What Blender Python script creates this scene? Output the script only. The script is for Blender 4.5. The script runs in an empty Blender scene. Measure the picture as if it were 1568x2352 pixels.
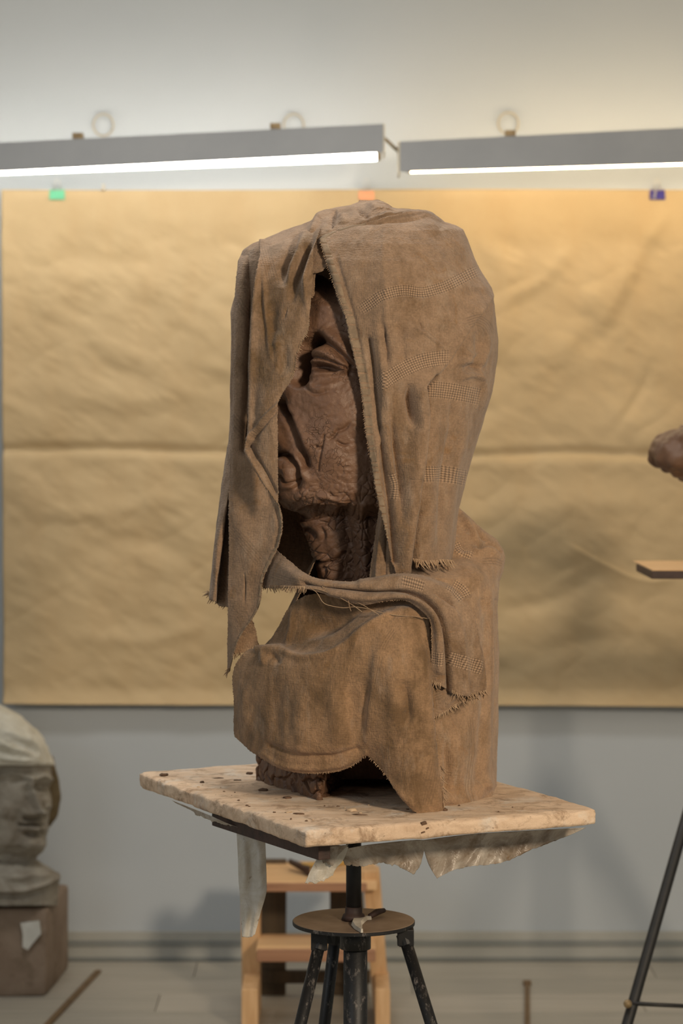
import bpy, bmesh, math, random
import numpy as np
from mathutils import Vector

random.seed(7)
RNG = np.random.RandomState(11)
C = bpy.context.scene.collection
SC = bpy.context.scene

# ------------------------------------------------------------------ camera, world, lights, exposure
F = 5600.0          # focal length in pixels of the 1568 x 2352 frame
HZ = 970.0          # pixel row of the horizon
CAMZ = 1.5
Y0 = 4.32           # distance of the modelling stand's axis
K = F / Y0          # pixels per metre there
cam_d = bpy.data.cameras.new('camera')
cam_d.sensor_fit = 'VERTICAL'
cam_d.sensor_height = 36.0
cam_d.lens = F / 2352 * 36.0
cam_d.shift_y = -(1176 - HZ) / 2352
cam_d.dof.use_dof = True
cam_d.dof.focus_distance = 4.10
cam_d.dof.aperture_fstop = 4.2
cam_d.clip_end = 50
cam = bpy.data.objects.new('camera', cam_d)
cam.location = (0, 0, CAMZ)
cam.rotation_euler = (math.pi / 2, 0, 0)
C.objects.link(cam)
SC.camera = cam

SC.view_settings.view_transform = 'Standard'
SC.view_settings.look = 'None'
SC.view_settings.gamma = 1
SC.view_settings.exposure = 0.0
SC.view_settings.use_curve_mapping = False

world = bpy.data.worlds.new('world')
SC.world = world
world.use_nodes = True
world.node_tree.nodes['Background'].inputs[0].default_value = (0.88, 0.93, 1.0, 1)
world.node_tree.nodes['Background'].inputs[1].default_value = 0.05


def area(name, loc, target, size, power, col, size_y=None):
    l = bpy.data.lights.new(name, 'AREA')
    l.shape = 'RECTANGLE'
    l.size = size
    l.size_y = size_y or size
    l.energy = power
    l.color = col
    o = bpy.data.objects.new(name, l)
    o.location = loc
    d = Vector(target) - Vector(loc)
    o.rotation_euler = d.to_track_quat('-Z', 'Y').to_euler()
    C.objects.link(o)
    return o


area('studio_lamp_warm', (1.95, 1.0, 2.45), (0.05, 4.3, 1.05), 0.42, 112, (1.0, 0.82, 0.61))
area('fill_light_cool', (-2.3, 1.2, 2.2), (0.0, 5.0, 1.0), 1.3, 19, (0.90, 0.95, 1.0))  # unseen fill light, added to cool and lift the left side and lower wall
area('ceiling_lamp', (-0.35, 4.75, 3.08), (-0.35, 4.75, 0), 1.2, 26, (1.0, 0.96, 0.90), 0.5)


# ------------------------------------------------------------------ helpers
def P(px, py, d=0.0, y=None):
    """World point that lies at pixel (px, py), d pixel units behind the stand's axis (or at distance y)."""
    yy = Y0 + d / K if y is None else y
    return ((px - 784) * yy / F, yy, CAMZ - (py - HZ) * yy / F)


def tag(o, label=None, cat=None, group=None, kind=None):
    if label: o['label'] = label
    if cat: o['category'] = cat
    if group: o['group'] = group
    if kind: o['kind'] = kind
    return o


def empty(name, loc, label=None, cat=None, group=None, kind=None):
    o = bpy.data.objects.new(name, None)
    o.empty_display_size = 0.05
    o.location = loc
    C.objects.link(o)
    return tag(o, label, cat, group, kind)


def link(name, me, mat=None, parent=None, smooth=False):
    if mat is not None and not me.materials:
        me.materials.append(mat)
    if smooth:
        me.polygons.foreach_set('use_smooth', [True] * len(me.polygons))
    o = bpy.data.objects.new(name, me)
    C.objects.link(o)
    if parent is not None:
        o.parent = parent
        o.matrix_parent_inverse = parent_inv(parent)
    return o


def parent_inv(p):
    m = p.matrix_basis.copy()
    q = p
    while q.parent is not None:
        q = q.parent
        m = q.matrix_basis @ m if q.parent is None else m
    return m.inverted()


def obj(name, bm, mat, parent=None, smooth=False):
    me = bpy.data.meshes.new(name)
    bmesh.ops.recalc_face_normals(bm, faces=bm.faces)
    bm.to_mesh(me)
    bm.free()
    o = bpy.data.objects.new(name, me)
    me.materials.append(mat)
    if smooth:
        me.polygons.foreach_set('use_smooth', [True] * len(me.polygons))
    C.objects.link(o)
    if parent is not None:
        o.parent = parent
        if parent.type == 'EMPTY':
            o.location = Vector((0, 0, 0)) - parent.location
    return o


def box(bm, x0, x1, y0, y1, z0, z1, bev=0.0):
    vs = [bm.verts.new(c) for c in ((x0, y0, z0), (x1, y0, z0), (x1, y1, z0), (x0, y1, z0),
                                    (x0, y0, z1), (x1, y0, z1), (x1, y1, z1), (x0, y1, z1))]
    fs = [bm.faces.new([vs[i] for i in f]) for f in ((0, 3, 2, 1), (4, 5, 6, 7), (0, 1, 5, 4), (1, 2, 6, 5), (2, 3, 7, 6), (3, 0, 4, 7))]
    if bev > 0:
        es = list({e for f in fs for e in f.edges})
        bmesh.ops.bevel(bm, geom=es, offset=bev, segments=2, affect='EDGES', profile=0.6)
    return bm


def hexa(bm, a, b, bev=0.0):
    """A solid from two matching quads a and b."""
    va = [bm.verts.new(p) for p in a]
    vb = [bm.verts.new(p) for p in b]
    fs = [bm.faces.new(va[::-1]), bm.faces.new(vb)]
    n = len(a)
    for i in range(n):
        fs.append(bm.faces.new((va[i], va[(i + 1) % n], vb[(i + 1) % n], vb[i])))
    if bev > 0:
        es = list({e for f in fs for e in f.edges})
        bmesh.ops.bevel(bm, geom=es, offset=bev, segments=2, affect='EDGES', profile=0.6)
    return bm


def bar(bm, p, q, w, h, up=(0, 0, 1), bev=0.0):
    p, q, up = Vector(p), Vector(q), Vector(up)
    t = (q - p).normalized()
    s = t.cross(up).normalized() * (w / 2)
    u = s.cross(t).normalized() * (h / 2)
    a = [p - s - u, p + s - u, p + s + u, p - s + u]
    b = [v + (q - p) for v in a]
    return hexa(bm, a, b, bev)


def tube(bm, pts, rad, n=12, closed=False, caps=True):
    pts = [Vector(p) for p in pts]
    rings = []
    m = len(pts)
    ref = None
    for i, p in enumerate(pts):
        if closed:
            t = pts[(i + 1) % m] - pts[i - 1]
        else:
            t = pts[min(i + 1, m - 1)] - pts[max(i - 1, 0)]
        t.normalize()
        if ref is None:
            ref = Vector((0, 0, 1)) if abs(t.z) < 0.9 else Vector((1, 0, 0))
        s = t.cross(ref).normalized()
        u = s.cross(t)
        ref = u
        r = rad[i] if isinstance(rad, (list, tuple)) else rad
        rings.append([bm.verts.new(p + s * (r * math.cos(a)) + u * (r * math.sin(a))) for a in [2 * math.pi * k / n for k in range(n)]])
    for i in range(m if closed else m - 1):
        A, B = rings[i], rings[(i + 1) % m]
        for k in range(n):
            bm.faces.new((A[k], A[(k + 1) % n], B[(k + 1) % n], B[k]))
    if caps and not closed:
        bm.faces.new(rings[0][::-1])
        bm.faces.new(rings[-1])
    return bm


def lathe(bm, cx, cy, prof, n=48):
    rings = []
    for r, z in prof:
        rings.append([bm.verts.new((cx + r * math.cos(2 * math.pi * k / n), cy + r * math.sin(2 * math.pi * k / n), z)) for k in range(n)])
    for A, B in zip(rings, rings[1:]):
        for k in range(n):
            bm.faces.new((A[k], A[(k + 1) % n], B[(k + 1) % n], B[k]))
    bm.faces.new(rings[0][::-1])
    bm.faces.new(rings[-1])
    return bm


def lumpy(bm, amp, scale, seed=0):
    """Roughen a bmesh along its normals."""
    bm.normal_update()
    co = np.array([v.co[:] for v in bm.verts])
    n = vnoise(co * scale + seed * 17.3)
    for v, k in zip(bm.verts, n):
        v.co += v.normal * float(k * amp)


def _hash(ix, iy, iz):
    h = (ix.astype(np.int64) * 374761393 + iy.astype(np.int64) * 668265263 + iz.astype(np.int64) * 2147483647 % 1000003) & 0x7fffffff
    h = ((h ^ (h >> 13)) * 1274126177) & 0x7fffffff
    h = (h ^ (h >> 16)) & 0xffff
    return h / 32767.5 - 1.0


def vnoise(p):
    p = np.asarray(p, dtype=np.float64)
    if p.shape[-1] == 2:
        p = np.concatenate([p, np.zeros(p.shape[:-1] + (1,))], -1)
    i = np.floor(p).astype(np.int64)
    f = p - i
    f = f * f * (3 - 2 * f)
    out = 0
    for dx in (0, 1):
        wx = f[..., 0] if dx else 1 - f[..., 0]
        for dy in (0, 1):
            wy = f[..., 1] if dy else 1 - f[..., 1]
            for dz in (0, 1):
                wz = f[..., 2] if dz else 1 - f[..., 2]
                out = out + wx * wy * wz * _hash(i[..., 0] + dx, i[..., 1] + dy, i[..., 2] + dz)
    return out


def fbm(p, o=3):
    p = np.asarray(p, float)
    return sum(vnoise(p * 2 ** k + 13.1 * k) / 2 ** k for k in range(o))


def cr(tab, n, warp=None):
    """Catmull-Rom resample of tab (m, ...) to n samples."""
    tab = np.asarray(tab, float)
    m = len(tab)
    t = np.linspace(0, m - 1, n) if warp is None else np.asarray(warp) * (m - 1)
    i = np.clip(np.floor(t).astype(int), 0, m - 2)
    f = (t - i).reshape((-1,) + (1,) * (tab.ndim - 1))
    ext = np.concatenate([2 * tab[:1] - tab[1:2], tab, 2 * tab[-1:] - tab[-2:-1]])
    a, b, c, d = ext[i], ext[i + 1], ext[i + 2], ext[i + 3]
    return 0.5 * (2 * b + (c - a) * f + (2 * a - 5 * b + 4 * c - d) * f ** 2 + (3 * b - a - 3 * c + d) * f ** 3)


def T(table):
    ys = np.array([t[0] for t in table], float)
    vs = np.array([t[1] for t in table], float)

    def f(y):
        return np.interp(y, ys, vs)
    return f


def seg_dist(px, py, pts):
    """Distance to a polyline, signed side, arc length, arc fraction."""
    best = np.full(px.shape, 1e9)
    side = np.zeros(px.shape)
    arc = np.zeros(px.shape)
    L = 0.0
    for (ax, ay), (bx, by) in zip(pts, pts[1:]):
        dx, dy = bx - ax, by - ay
        l2 = dx * dx + dy * dy + 1e-9
        l = math.sqrt(l2)
        t = np.clip(((px - ax) * dx + (py - ay) * dy) / l2, 0, 1)
        ex, ey = px - (ax + t * dx), py - (ay + t * dy)
        d = np.sqrt(ex * ex + ey * ey)
        s = np.sign(dx * ey - dy * ex)
        m = d < best
        best = np.where(m, d, best)
        side = np.where(m, s, side)
        arc = np.where(m, L + t * l, arc)
        L += l
    return best, side, arc, arc / L


def smooth_line(pts, n=None):
    pts = np.asarray(pts, float)
    if len(pts) < 3:
        return [tuple(p) for p in pts]
    return [tuple(p) for p in cr(pts, n or (len(pts) - 1) * 4 + 1)]


def strokes(px, py, lst):
    """Folds: each (points, width, amplitude[, 'S' for a ridge with one steep side | 'P' for no taper])."""
    out = np.zeros(px.shape)
    for s in lst:
        pts, w, a = s[0], s[1], s[2]
        mode = s[3] if len(s) > 3 else ''
        x0 = min(p[0] for p in pts) - 4 * w; x1 = max(p[0] for p in pts) + 4 * w
        y0 = min(p[1] for p in pts) - 4 * w; y1 = max(p[1] for p in pts) + 4 * w
        m = (px > x0) & (px < x1) & (py > y0) & (py < y1)
        if not m.any():
            continue
        d, sd, arc, fr = seg_dist(px[m], py[m], smooth_line(pts))
        tp = np.ones_like(fr) if 'P' in mode else np.clip(np.minimum(fr, 1 - fr) * 3.2, 0, 1) ** 0.8
        if 'S' in mode:      # positive side (sd > 0) slopes gently, the other drops at once
            g = np.where(sd > 0, np.exp(-(d / w) ** 1.5), np.exp(-(d / (w * (0.38 if 's' in mode else 0.10))) ** 2))
        else:
            g = np.exp(-(d / w) ** 2)
        out[m] += a * g * tp
    return out


def grid_mesh(name, W, closed_u=False, uv=None, net=None, dirt=None):
    """Mesh from an (nv, nu, 3) array of world points."""
    nv, nu = W.shape[:2]
    me = bpy.data.meshes.new(name)
    idx = np.arange(nv * nu).reshape(nv, nu)
    if closed_u:
        r = np.roll(idx, -1, axis=1)
        q = np.stack([idx[:-1], r[:-1], r[1:], idx[1:]], -1).reshape(-1, 4)
    else:
        q = np.stack([idx[:-1, :-1], idx[:-1, 1:], idx[1:, 1:], idx[1:, :-1]], -1).reshape(-1, 4)
    me.vertices.add(nv * nu)
    me.vertices.foreach_set('co', W.reshape(-1).astype(np.float32))
    me.loops.add(q.size)
    me.loops.foreach_set('vertex_index', q.reshape(-1).astype(np.int32))
    me.polygons.add(len(q))
    me.polygons.foreach_set('loop_start', (np.arange(len(q)) * 4).astype(np.int32))
    me.polygons.foreach_set('use_smooth', np.ones(len(q), bool))
    if net is not None:
        at = me.attributes.new('net', 'FLOAT_VECTOR', 'POINT')
        at.data.foreach_set('vector', net.reshape(-1).astype(np.float32))
    me.update()
    me.validate()
    return me


def normals(W):
    du = np.gradient(W, axis=1)
    dv = np.gradient(W, axis=0)
    n = np.cross(du, dv)
    n /= np.linalg.norm(n, axis=-1, keepdims=True) + 1e-12
    return n


def to_world(G):
    yy = Y0 + G[..., 2] / K
    return np.stack([(G[..., 0] - 784) * yy / F, yy, CAMZ - (G[..., 1] - HZ) * yy / F], -1)


def net_attr(px, py, bands, front):
    out = np.zeros(px.shape + (3,))
    bd = np.full(px.shape, 1e9)
    for pts, hw, kind in bands:
        d, sd, arc, fr = seg_dist(px, py, smooth_line(pts))
        m = (d < hw + 6) & (d < bd) & (fr > 0.003) & (fr < 0.997)
        bd = np.where(m, d, bd)
        msk = np.clip((hw - d) / 3 + 0.5, 0, 1) * np.clip(np.minimum(fr, 1 - fr) * 14, 0, 1)
        out[m, 0] = arc[m]
        out[m, 1] = (sd * d)[m] + 100
        out[m, 2] = (msk * (1 if kind == 'net' else -1))[m]
    out[..., 2] *= front
    return out


def cloth(name, G, mat, parent, folds=(), bands=(), noise=2.2, nscale=0.012, thick=0.0013, jag=(), closed=False, edge_noise=1.6):
    """Displace a (nv, nu, 3) grid in pixel units along its normals by folds and build it."""
    px, py = G[..., 0], G[..., 1]
    nv, nu = px.shape
    W = to_world(G)
    n = normals(W)
    if np.mean(n[nv // 3:2 * nv // 3, nu // 4:nu // 2, 1]) > 0:
        pass
    ctr = np.array([(850 - 784) / K, Y0 + 60 / K, 0])
    out = W - ctr
    sg = np.sign(n[..., 0] * out[..., 0] + n[..., 1] * out[..., 1])
    sg = np.where(np.mean(sg) >= 0, 1.0, -1.0)
    n = n * sg
    front = np.clip((-n[..., 1] + 0.05) * 3, 0, 1)
    h = strokes(px, py, folds) * front
    h += noise * fbm(np.stack([px * nscale, py * nscale * 0.7, G[..., 2] * nscale], -1), 3)
    h += 0.45 * vnoise(np.stack([px * 0.09, py * 0.09, G[..., 2] * 0.09], -1))
    W = W + n * (h / K)[..., None]
    # frayed, slightly uneven borders
    e = edge_noise / K
    for sl, ax in (((slice(None), 0), 0), ((slice(None), -1), 0), ((0, slice(None)), 1), ((-1, slice(None)), 1)):
        L = W[sl]
        L += (RNG.rand(len(L), 3) - 0.5) * np.array([e, 0, e]) * 1.6
        W[sl] = L
    net = net_attr(px, py, bands, front) if len(bands) else np.zeros(px.shape + (3,))
    me = grid_mesh(name, W, net=net)
    o = link(name, me, mat)
    if parent is not None:
        o.parent = parent
        o.location = -parent.location
    if thick:
        m = o.modifiers.new('thick', 'SOLIDIFY')
        m.thickness = thick
        m.offset = 0
    return o, W, n * 1.0


def hem(W, n, sl, mat, parent, name='hem', cols=5, lift=1.8, flip=False, step=4):
    """The folded seam allowance along a border: a narrow, notched ribbon lying on the cloth."""
    A = W[sl].copy()            # (rows, cols, 3)
    N = n[sl]
    k = A.shape[0]
    prof = np.array([0.2] + [1.0] * (A.shape[1] - 2) + [0.0])
    lf = np.ones(k)
    i = 0
    while i < k:
        i += RNG.randint(step, step * 4)
        if i < k:
            lf[i:i + 1] = -1.8
    B = A + N * ((lift * prof[None, :] * lf[:, None]) / K)[..., None]
    B[:, 0] += (RNG.rand(k, 3) - 0.5) * (2.6 / K)
    me = grid_mesh(name, B)
    o = link(name, me, mat)
    o.parent = parent
    o.location = -parent.location
    return o


def fringe(edge, mat, parent, name='fringe', every=2.2, length=(9, 20), direction=(0, 1, 0), r=0.75, spread=0.5, curl=5, seed=1):
    """Loose threads along an edge given in pixel units (x, y, d)."""
    rg = random.Random(seed)
    bm = bmesh.new()
    E = cr(edge, 400) if len(edge) > 2 else np.linspace(edge[0], edge[-1], 400)
    seg = np.linalg.norm(np.diff(E[:, :2], axis=0), axis=1)
    arc = np.concatenate([[0], np.cumsum(seg)])
    s = 0.0
    while s < arc[-1]:
        i = min(int(np.searchsorted(arc, s)), 399)
        p = E[i].copy()
        L = rg.uniform(*length)
        dx = direction[0] + rg.uniform(-spread, spread)
        dy = direction[1]
        dz = direction[2] + rg.uniform(-spread, spread) * 0.6
        nrm = math.sqrt(dx * dx + dy * dy + dz * dz)
        dx, dy, dz = dx / nrm, dy / nrm, dz / nrm
        cu = rg.uniform(-curl, curl)
        pts = []
        for k in range(5):
            t = k / 4
            q = (p[0] + dx * L * t + cu * t * t, p[1] + dy * L * t - 3, p[2] + dz * L * t - 1.5 * math.sin(t * 3))
            pts.append(P(q[0], q[1], q[2]))
        rr = 1.25 * r * rg.uniform(0.7, 1.5) / K
        tube(bm, pts, [rr, rr, rr * 0.9, rr * 0.8, rr * 0.4], n=4)
        s += every * rg.uniform(0.4, 1.7)
    o = obj(name, bm, mat, parent)
    o['kind'] = 'stuff'
    return o


# ------------------------------------------------------------------ materials
def mat_new(name):
    m = bpy.data.materials.new(name)
    m.use_nodes = True
    nt = m.node_tree
    return m, nt, nt.nodes, nt.links, nt.nodes['Principled BSDF']


def N(nodes, typ, **kw):
    n = nodes.new(typ)
    for k, v in kw.items():
        if k.startswith('i_'):
            n.inputs[k[2:].replace('_', ' ')].default_value = v
        else:
            setattr(n, k, v)
    return n


def noise(nt, scale, detail=4, rough=0.6, vec=None, dist=0.0, stretch=None):
    n = nt.nodes.new('ShaderNodeTexNoise')
    n.inputs['Scale'].default_value = scale
    n.inputs['Detail'].default_value = detail
    n.inputs['Roughness'].default_value = rough
    n.inputs['Distortion'].default_value = dist
    if vec is None:
        tc = nt.nodes.new('ShaderNodeTexCoord')
        vec = tc.outputs['Object']
    if stretch:
        mp = nt.nodes.new('ShaderNodeMapping')
        mp.inputs['Scale'].default_value = stretch
        nt.links.new(vec, mp.inputs[0])
        vec = mp.outputs[0]
    nt.links.new(vec, n.inputs['Vector'])
    return n.outputs['Fac']


def ramp(nt, fac, stops):
    r = nt.nodes.new('ShaderNodeValToRGB')
    el = r.color_ramp.elements
    while len(el) < len(stops):
        el.new(0.5)
    for e, (p, c) in zip(el, stops):
        e.position = p
        e.color = (c[0], c[1], c[2], 1) if hasattr(c, '__len__') else (c, c, c, 1)
    nt.links.new(fac, r.inputs[0])
    return r.outputs[0]


def mix(nt, a, b, fac, mode='MIX'):
    m = nt.nodes.new('ShaderNodeMix')
    m.data_type = 'RGBA'
    m.blend_type = mode
    for v, i in ((fac, 0), (a, 6), (b, 7)):
        if hasattr(v, 'is_output') or isinstance(v, bpy.types.NodeSocket):
            nt.links.new(v, m.inputs[i])
        elif i == 0:
            m.inputs[0].default_value = v
        else:
            m.inputs[i].default_value = (v[0], v[1], v[2], 1)
    return m.outputs[2]


def math_(nt, op, a, b=None, clamp=False):
    m = nt.nodes.new('ShaderNodeMath')
    m.operation = op
    m.use_clamp = clamp
    for v, i in ((a, 0), (b, 1)):
        if v is None: continue
        if isinstance(v, (int, float)):
            m.inputs[i].default_value = v
        else:
            nt.links.new(v, m.inputs[i])
    return m.outputs[0]


def bump(nt, bsdf, h, strength=0.3, dist=0.002, prev=None):
    b = nt.nodes.new('ShaderNodeBump')
    b.inputs['Strength'].default_value = strength
    b.inputs['Distance'].default_value = dist
    nt.links.new(h, b.inputs['Height'])
    if prev is not None:
        nt.links.new(prev, b.inputs['Normal'])
    nt.links.new(b.outputs[0], bsdf.inputs['Normal'])
    return b.outputs[0]


def simple(name, c1, c2=None, scale=12, rough=0.7, metal=0.0, b=0.0, bscale=80, stretch=None, lo=0.35, hi=0.65):
    m, nt, nd, lk, bs = mat_new(name)
    if c2 is None: c2 = c1
    col = ramp(nt, noise(nt, scale, stretch=stretch), [(lo, c1), (hi, c2)])
    lk.new(col, bs.inputs['Base Color'])
    bs.inputs['Roughness'].default_value = rough
    bs.inputs['Metallic'].default_value = metal
    if b:
        bump(nt, bs, noise(nt, bscale, 5, stretch=stretch), b, 0.002)
    return m


def cloth_mat(name, base, dark, rust, grey, stain_lo=0.52, transl=0.0):
    m, nt, nd, lk, bs = mat_new(name)
    big = noise(nt, 12, 7, 0.70, dist=0.5, stretch=(1, 1, 0.5))
    med = noise(nt, 42, 5, 0.65)
    fine = noise(nt, 260, 4, 0.75)
    col = ramp(nt, med, [(0.30, [v * 0.80 for v in base]), (0.50, base), (0.72, [v * 1.16 for v in base])])
    col = mix(nt, col, dark, ramp(nt, big, [(stain_lo - 0.02, 0.0), (stain_lo + 0.17, 0.85)]))
    col = mix(nt, col, rust, ramp(nt, noise(nt, 17, 4, 0.6, dist=1.0), [(0.60, 0.0), (0.74, 0.6)]))
    col = mix(nt, col, grey, ramp(nt, noise(nt, 24, 5, 0.7, stretch=(1, 1, 0.35)), [(0.56, 0.0), (0.70, 0.5)]))
    col = mix(nt, col, (0.03, 0.02, 0.012), ramp(nt, noise(nt, 330, 2, 0.5), [(0.76, 0.0), (0.82, 0.6)]))
    col = mix(nt, col, mix(nt, (0.38, 0.38, 0.38), (1.62, 1.60, 1.56), fine), 0.85, 'MULTIPLY')
    # open-work bands: threads light, gaps dark
    at = nd.new('ShaderNodeAttribute')
    at.attribute_name = 'net'
    sp = nd.new('ShaderNodeSeparateXYZ')
    lk.new(at.outputs['Vector'], sp.inputs[0])

    def thread(sock, period, sharp):
        f = math_(nt, 'MULTIPLY', sock, math.pi / period)
        c = math_(nt, 'ABSOLUTE', math_(nt, 'SINE', f))
        return math_(nt, 'POWER', c, sharp)
    a = thread(sp.outputs[0], 5.4, 1.6)
    b = thread(sp.outputs[1], 5.4, 1.6)
    hole = math_(nt, 'MULTIPLY', a, b)
    gate = math_(nt, 'MAXIMUM', sp.outputs[2], 0.0)
    lines = math_(nt, 'MAXIMUM', math_(nt, 'MULTIPLY', sp.outputs[2], -1.0), 0.0)
    col = mix(nt, col, [v * 0.30 for v in base], math_(nt, 'MULTIPLY', math_(nt, 'MULTIPLY', hole, gate), 0.72))
    col = mix(nt, col, [v * 0.45 for v in base], math_(nt, 'MULTIPLY', math_(nt, 'MULTIPLY', b, lines), 0.42))
    col = mix(nt, col, [v * 1.75 for v in base], math_(nt, 'MULTIPLY', math_(nt, 'MULTIPLY', math_(nt, 'SUBTRACT', 1.0, math_(nt, 'MAXIMUM', a, b)), gate), 0.95))
    lk.new(col, bs.inputs['Base Color'])
    bs.inputs['Roughness'].default_value = 0.95
    bs.inputs['Specular IOR Level'].default_value = 0.12
    bs.inputs['Sheen Weight'].default_value = 0.18
    bs.inputs['Sheen Roughness'].default_value = 0.6
    # weave
    tc = nd.new('ShaderNodeTexCoord')
    w1 = noise(nt, 1.0, 2, 0.5, stretch=(560, 560, 90))
    w2 = noise(nt, 1.0, 2, 0.5, stretch=(90, 90, 560))
    wv = math_(nt, 'ADD', w1, w2)
    hh = math_(nt, 'SUBTRACT', wv, math_(nt, 'MULTIPLY', math_(nt, 'MULTIPLY', hole, gate), 0.9))
    n1 = bump(nt, bs, hh, 0.8, 0.0016)
    bump(nt, bs, noise(nt, 60, 5, 0.7), 0.40, 0.005, n1)
    return m


BASE = (0.282, 0.186, 0.118)
M = {}
M['cloth'] = cloth_mat('clay soaked linen', BASE, (0.150, 0.086, 0.040), (0.24, 0.125, 0.045), (0.36, 0.27, 0.195))
M['cloth_dark'] = cloth_mat('stained linen', (0.315, 0.192, 0.105), (0.120, 0.070, 0.032), (0.20, 0.105, 0.038), (0.34, 0.25, 0.18), 0.43)
M['cloth_stained'] = cloth_mat('linen with dark damp stains', BASE, (0.120, 0.068, 0.026), (0.20, 0.105, 0.038), (0.36, 0.27, 0.195), 0.46)
M['cloth_pale'] = cloth_mat('dusty linen', (0.33, 0.212, 0.128), (0.19, 0.113, 0.05), (0.27, 0.13, 0.04), (0.38, 0.315, 0.25), 0.55)
M['hem'] = simple('hem', (0.20, 0.145, 0.095), (0.29, 0.21, 0.135), 60, 0.95, b=0.5, bscale=300)
M['thread'] = simple('thread', (0.30, 0.19, 0.11), (0.42, 0.29, 0.18), 40, 0.95)


def clay_mat(name, c1, c2, c3):
    m, nt, nd, lk, bs = mat_new(name)
    n1 = noise(nt, 20, 6, 0.6, dist=0.4)
    col = ramp(nt, n1, [(0.35, c1), (0.65, c2)])
    col = mix(nt, col, c3, ramp(nt, noise(nt, 34, 6, 0.75), [(0.55, 0.0), (0.72, 0.75)]))
    vo = nd.new('ShaderNodeTexVoronoi')
    vo.feature = 'DISTANCE_TO_EDGE'
    vo.inputs['Scale'].default_value = 55
    tc = nd.new('ShaderNodeTexCoord')
    mp = nd.new('ShaderNodeMixRGB')
    mp.inputs[0].default_value = 0.06
    nz = nd.new('ShaderNodeTexNoise')
    nz.inputs['Scale'].default_value = 40
    lk.new(tc.outputs['Object'], nz.inputs['Vector'])
    lk.new(tc.outputs['Object'], mp.inputs[1])
    lk.new(nz.outputs['Color'], mp.inputs[2])
    lk.new(mp.outputs[0], vo.inputs['Vector'])
    crk = ramp(nt, vo.outputs['Distance'], [(0.0, 0.0), (0.045, 1.0)])
    gate = ramp(nt, noise(nt, 16, 3, 0.5), [(0.50, 1.0), (0.62, 0.0)])
    crk = math_(nt, 'MAXIMUM', crk, gate)
    col = mix(nt, (0.035, 0.018, 0.010), col, math_(nt, 'ADD', math_(nt, 'MULTIPLY', crk, 0.55), 0.45))
    lk.new(col, bs.inputs['Base Color'])
    bs.inputs['Roughness'].default_value = 0.46
    bs.inputs['Specular IOR Level'].default_value = 0.42
    b1 = bump(nt, bs, crk, 0.5, 0.003)
    b2 = bump(nt, bs, noise(nt, 150, 5, 0.65), 0.30, 0.003, b1)
    bump(nt, bs, noise(nt, 45, 6, 0.7), 0.32, 0.006, b2)
    return m


M['clay'] = clay_mat('brown clay', (0.150, 0.078, 0.045), (0.200, 0.108, 0.063), (0.27, 0.165, 0.110))
M['clay_block'] = clay_mat('drying clay', (0.115, 0.060, 0.034), (0.165, 0.088, 0.050), (0.19, 0.11, 0.07))


def wall_mat():
    m, nt, nd, lk, bs = mat_new('painted wall')
    col = ramp(nt, noise(nt, 1.3, 4, 0.5), [(0.3, (0.425, 0.465, 0.50)), (0.7, (0.47, 0.505, 0.535))])
    lk.new(col, bs.inputs['Base Color'])
    bs.inputs['Roughness'].default_value = 0.75
    bump(nt, bs, noise(nt, 70, 4, 0.6), 0.12, 0.002)
    return m


M['wall'] = wall_mat()


def paper_mat():
    m, nt, nd, lk, bs = mat_new('kraft paper')
    col = ramp(nt, noise(nt, 2.2, 5, 0.6), [(0.3, (0.44, 0.33, 0.185)), (0.7, (0.52, 0.395, 0.23))])
    col = mix(nt, col, (0.42, 0.26, 0.11), ramp(nt, noise(nt, 1.0, 5, 0.6, stretch=(9, 9, 3.0)), [(0.45, 0.0), (0.8, 0.25)]))
    lk.new(col, bs.inputs['Base Color'])
    bs.inputs['Roughness'].default_value = 0.62
    bs.inputs['Specular IOR Level'].default_value = 0.3
    bump(nt, bs, noise(nt, 7, 5, 0.55, dist=1.0, stretch=(1, 1, 1.6)), 0.14, 0.010)
    return m


M['paper'] = paper_mat()


def wood_mat(name, c1, c2, axis_scale, knot=0.0, rough=0.6):
    m, nt, nd, lk, bs = mat_new(name)
    g = noise(nt, 1.0, 5, 0.6, dist=1.2, stretch=axis_scale)
    col = ramp(nt, g, [(0.3, c1), (0.7, c2)])
    lk.new(col, bs.inputs['Base Color'])
    bs.inputs['Roughness'].default_value = rough
    bump(nt, bs, g, 0.15, 0.001)
    return m


M['pine_top'] = wood_mat('pine along', (0.60, 0.36, 0.17), (0.74, 0.49, 0.26), (3, 40, 40))
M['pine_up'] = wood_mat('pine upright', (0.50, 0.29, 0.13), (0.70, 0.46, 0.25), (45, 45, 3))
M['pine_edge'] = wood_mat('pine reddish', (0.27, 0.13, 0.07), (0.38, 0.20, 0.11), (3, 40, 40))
M['pine_shaded'] = wood_mat('brown wood in shade', (0.045, 0.028, 0.013), (0.09, 0.058, 0.028), (30, 30, 4))  # brown rear parts of the stool, their shade put into the colour


def floor_mat():
    m, nt, nd, lk, bs = mat_new('laminate')
    oi = nd.new('ShaderNodeObjectInfo')
    g = noise(nt, 1.0, 6, 0.65, dist=0.8, stretch=(2.0, 26, 26))
    col = ramp(nt, g, [(0.3, (0.33, 0.31, 0.265)), (0.7, (0.43, 0.405, 0.355))])
    col = mix(nt, col, mix(nt, (0.86, 0.86, 0.84), (1.12, 1.10, 1.08), oi.outputs['Random']), 1.0, 'MULTIPLY')
    col = mix(nt, col, (0.42, 0.37, 0.31), ramp(nt, noise(nt, 5, 5, 0.7), [(0.55, 0.0), (0.75, 0.5)]))
    lk.new(col, bs.inputs['Base Color'])
    bs.inputs['Roughness'].default_value = 0.5
    bump(nt, bs, g, 0.1, 0.001)
    return m


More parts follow.
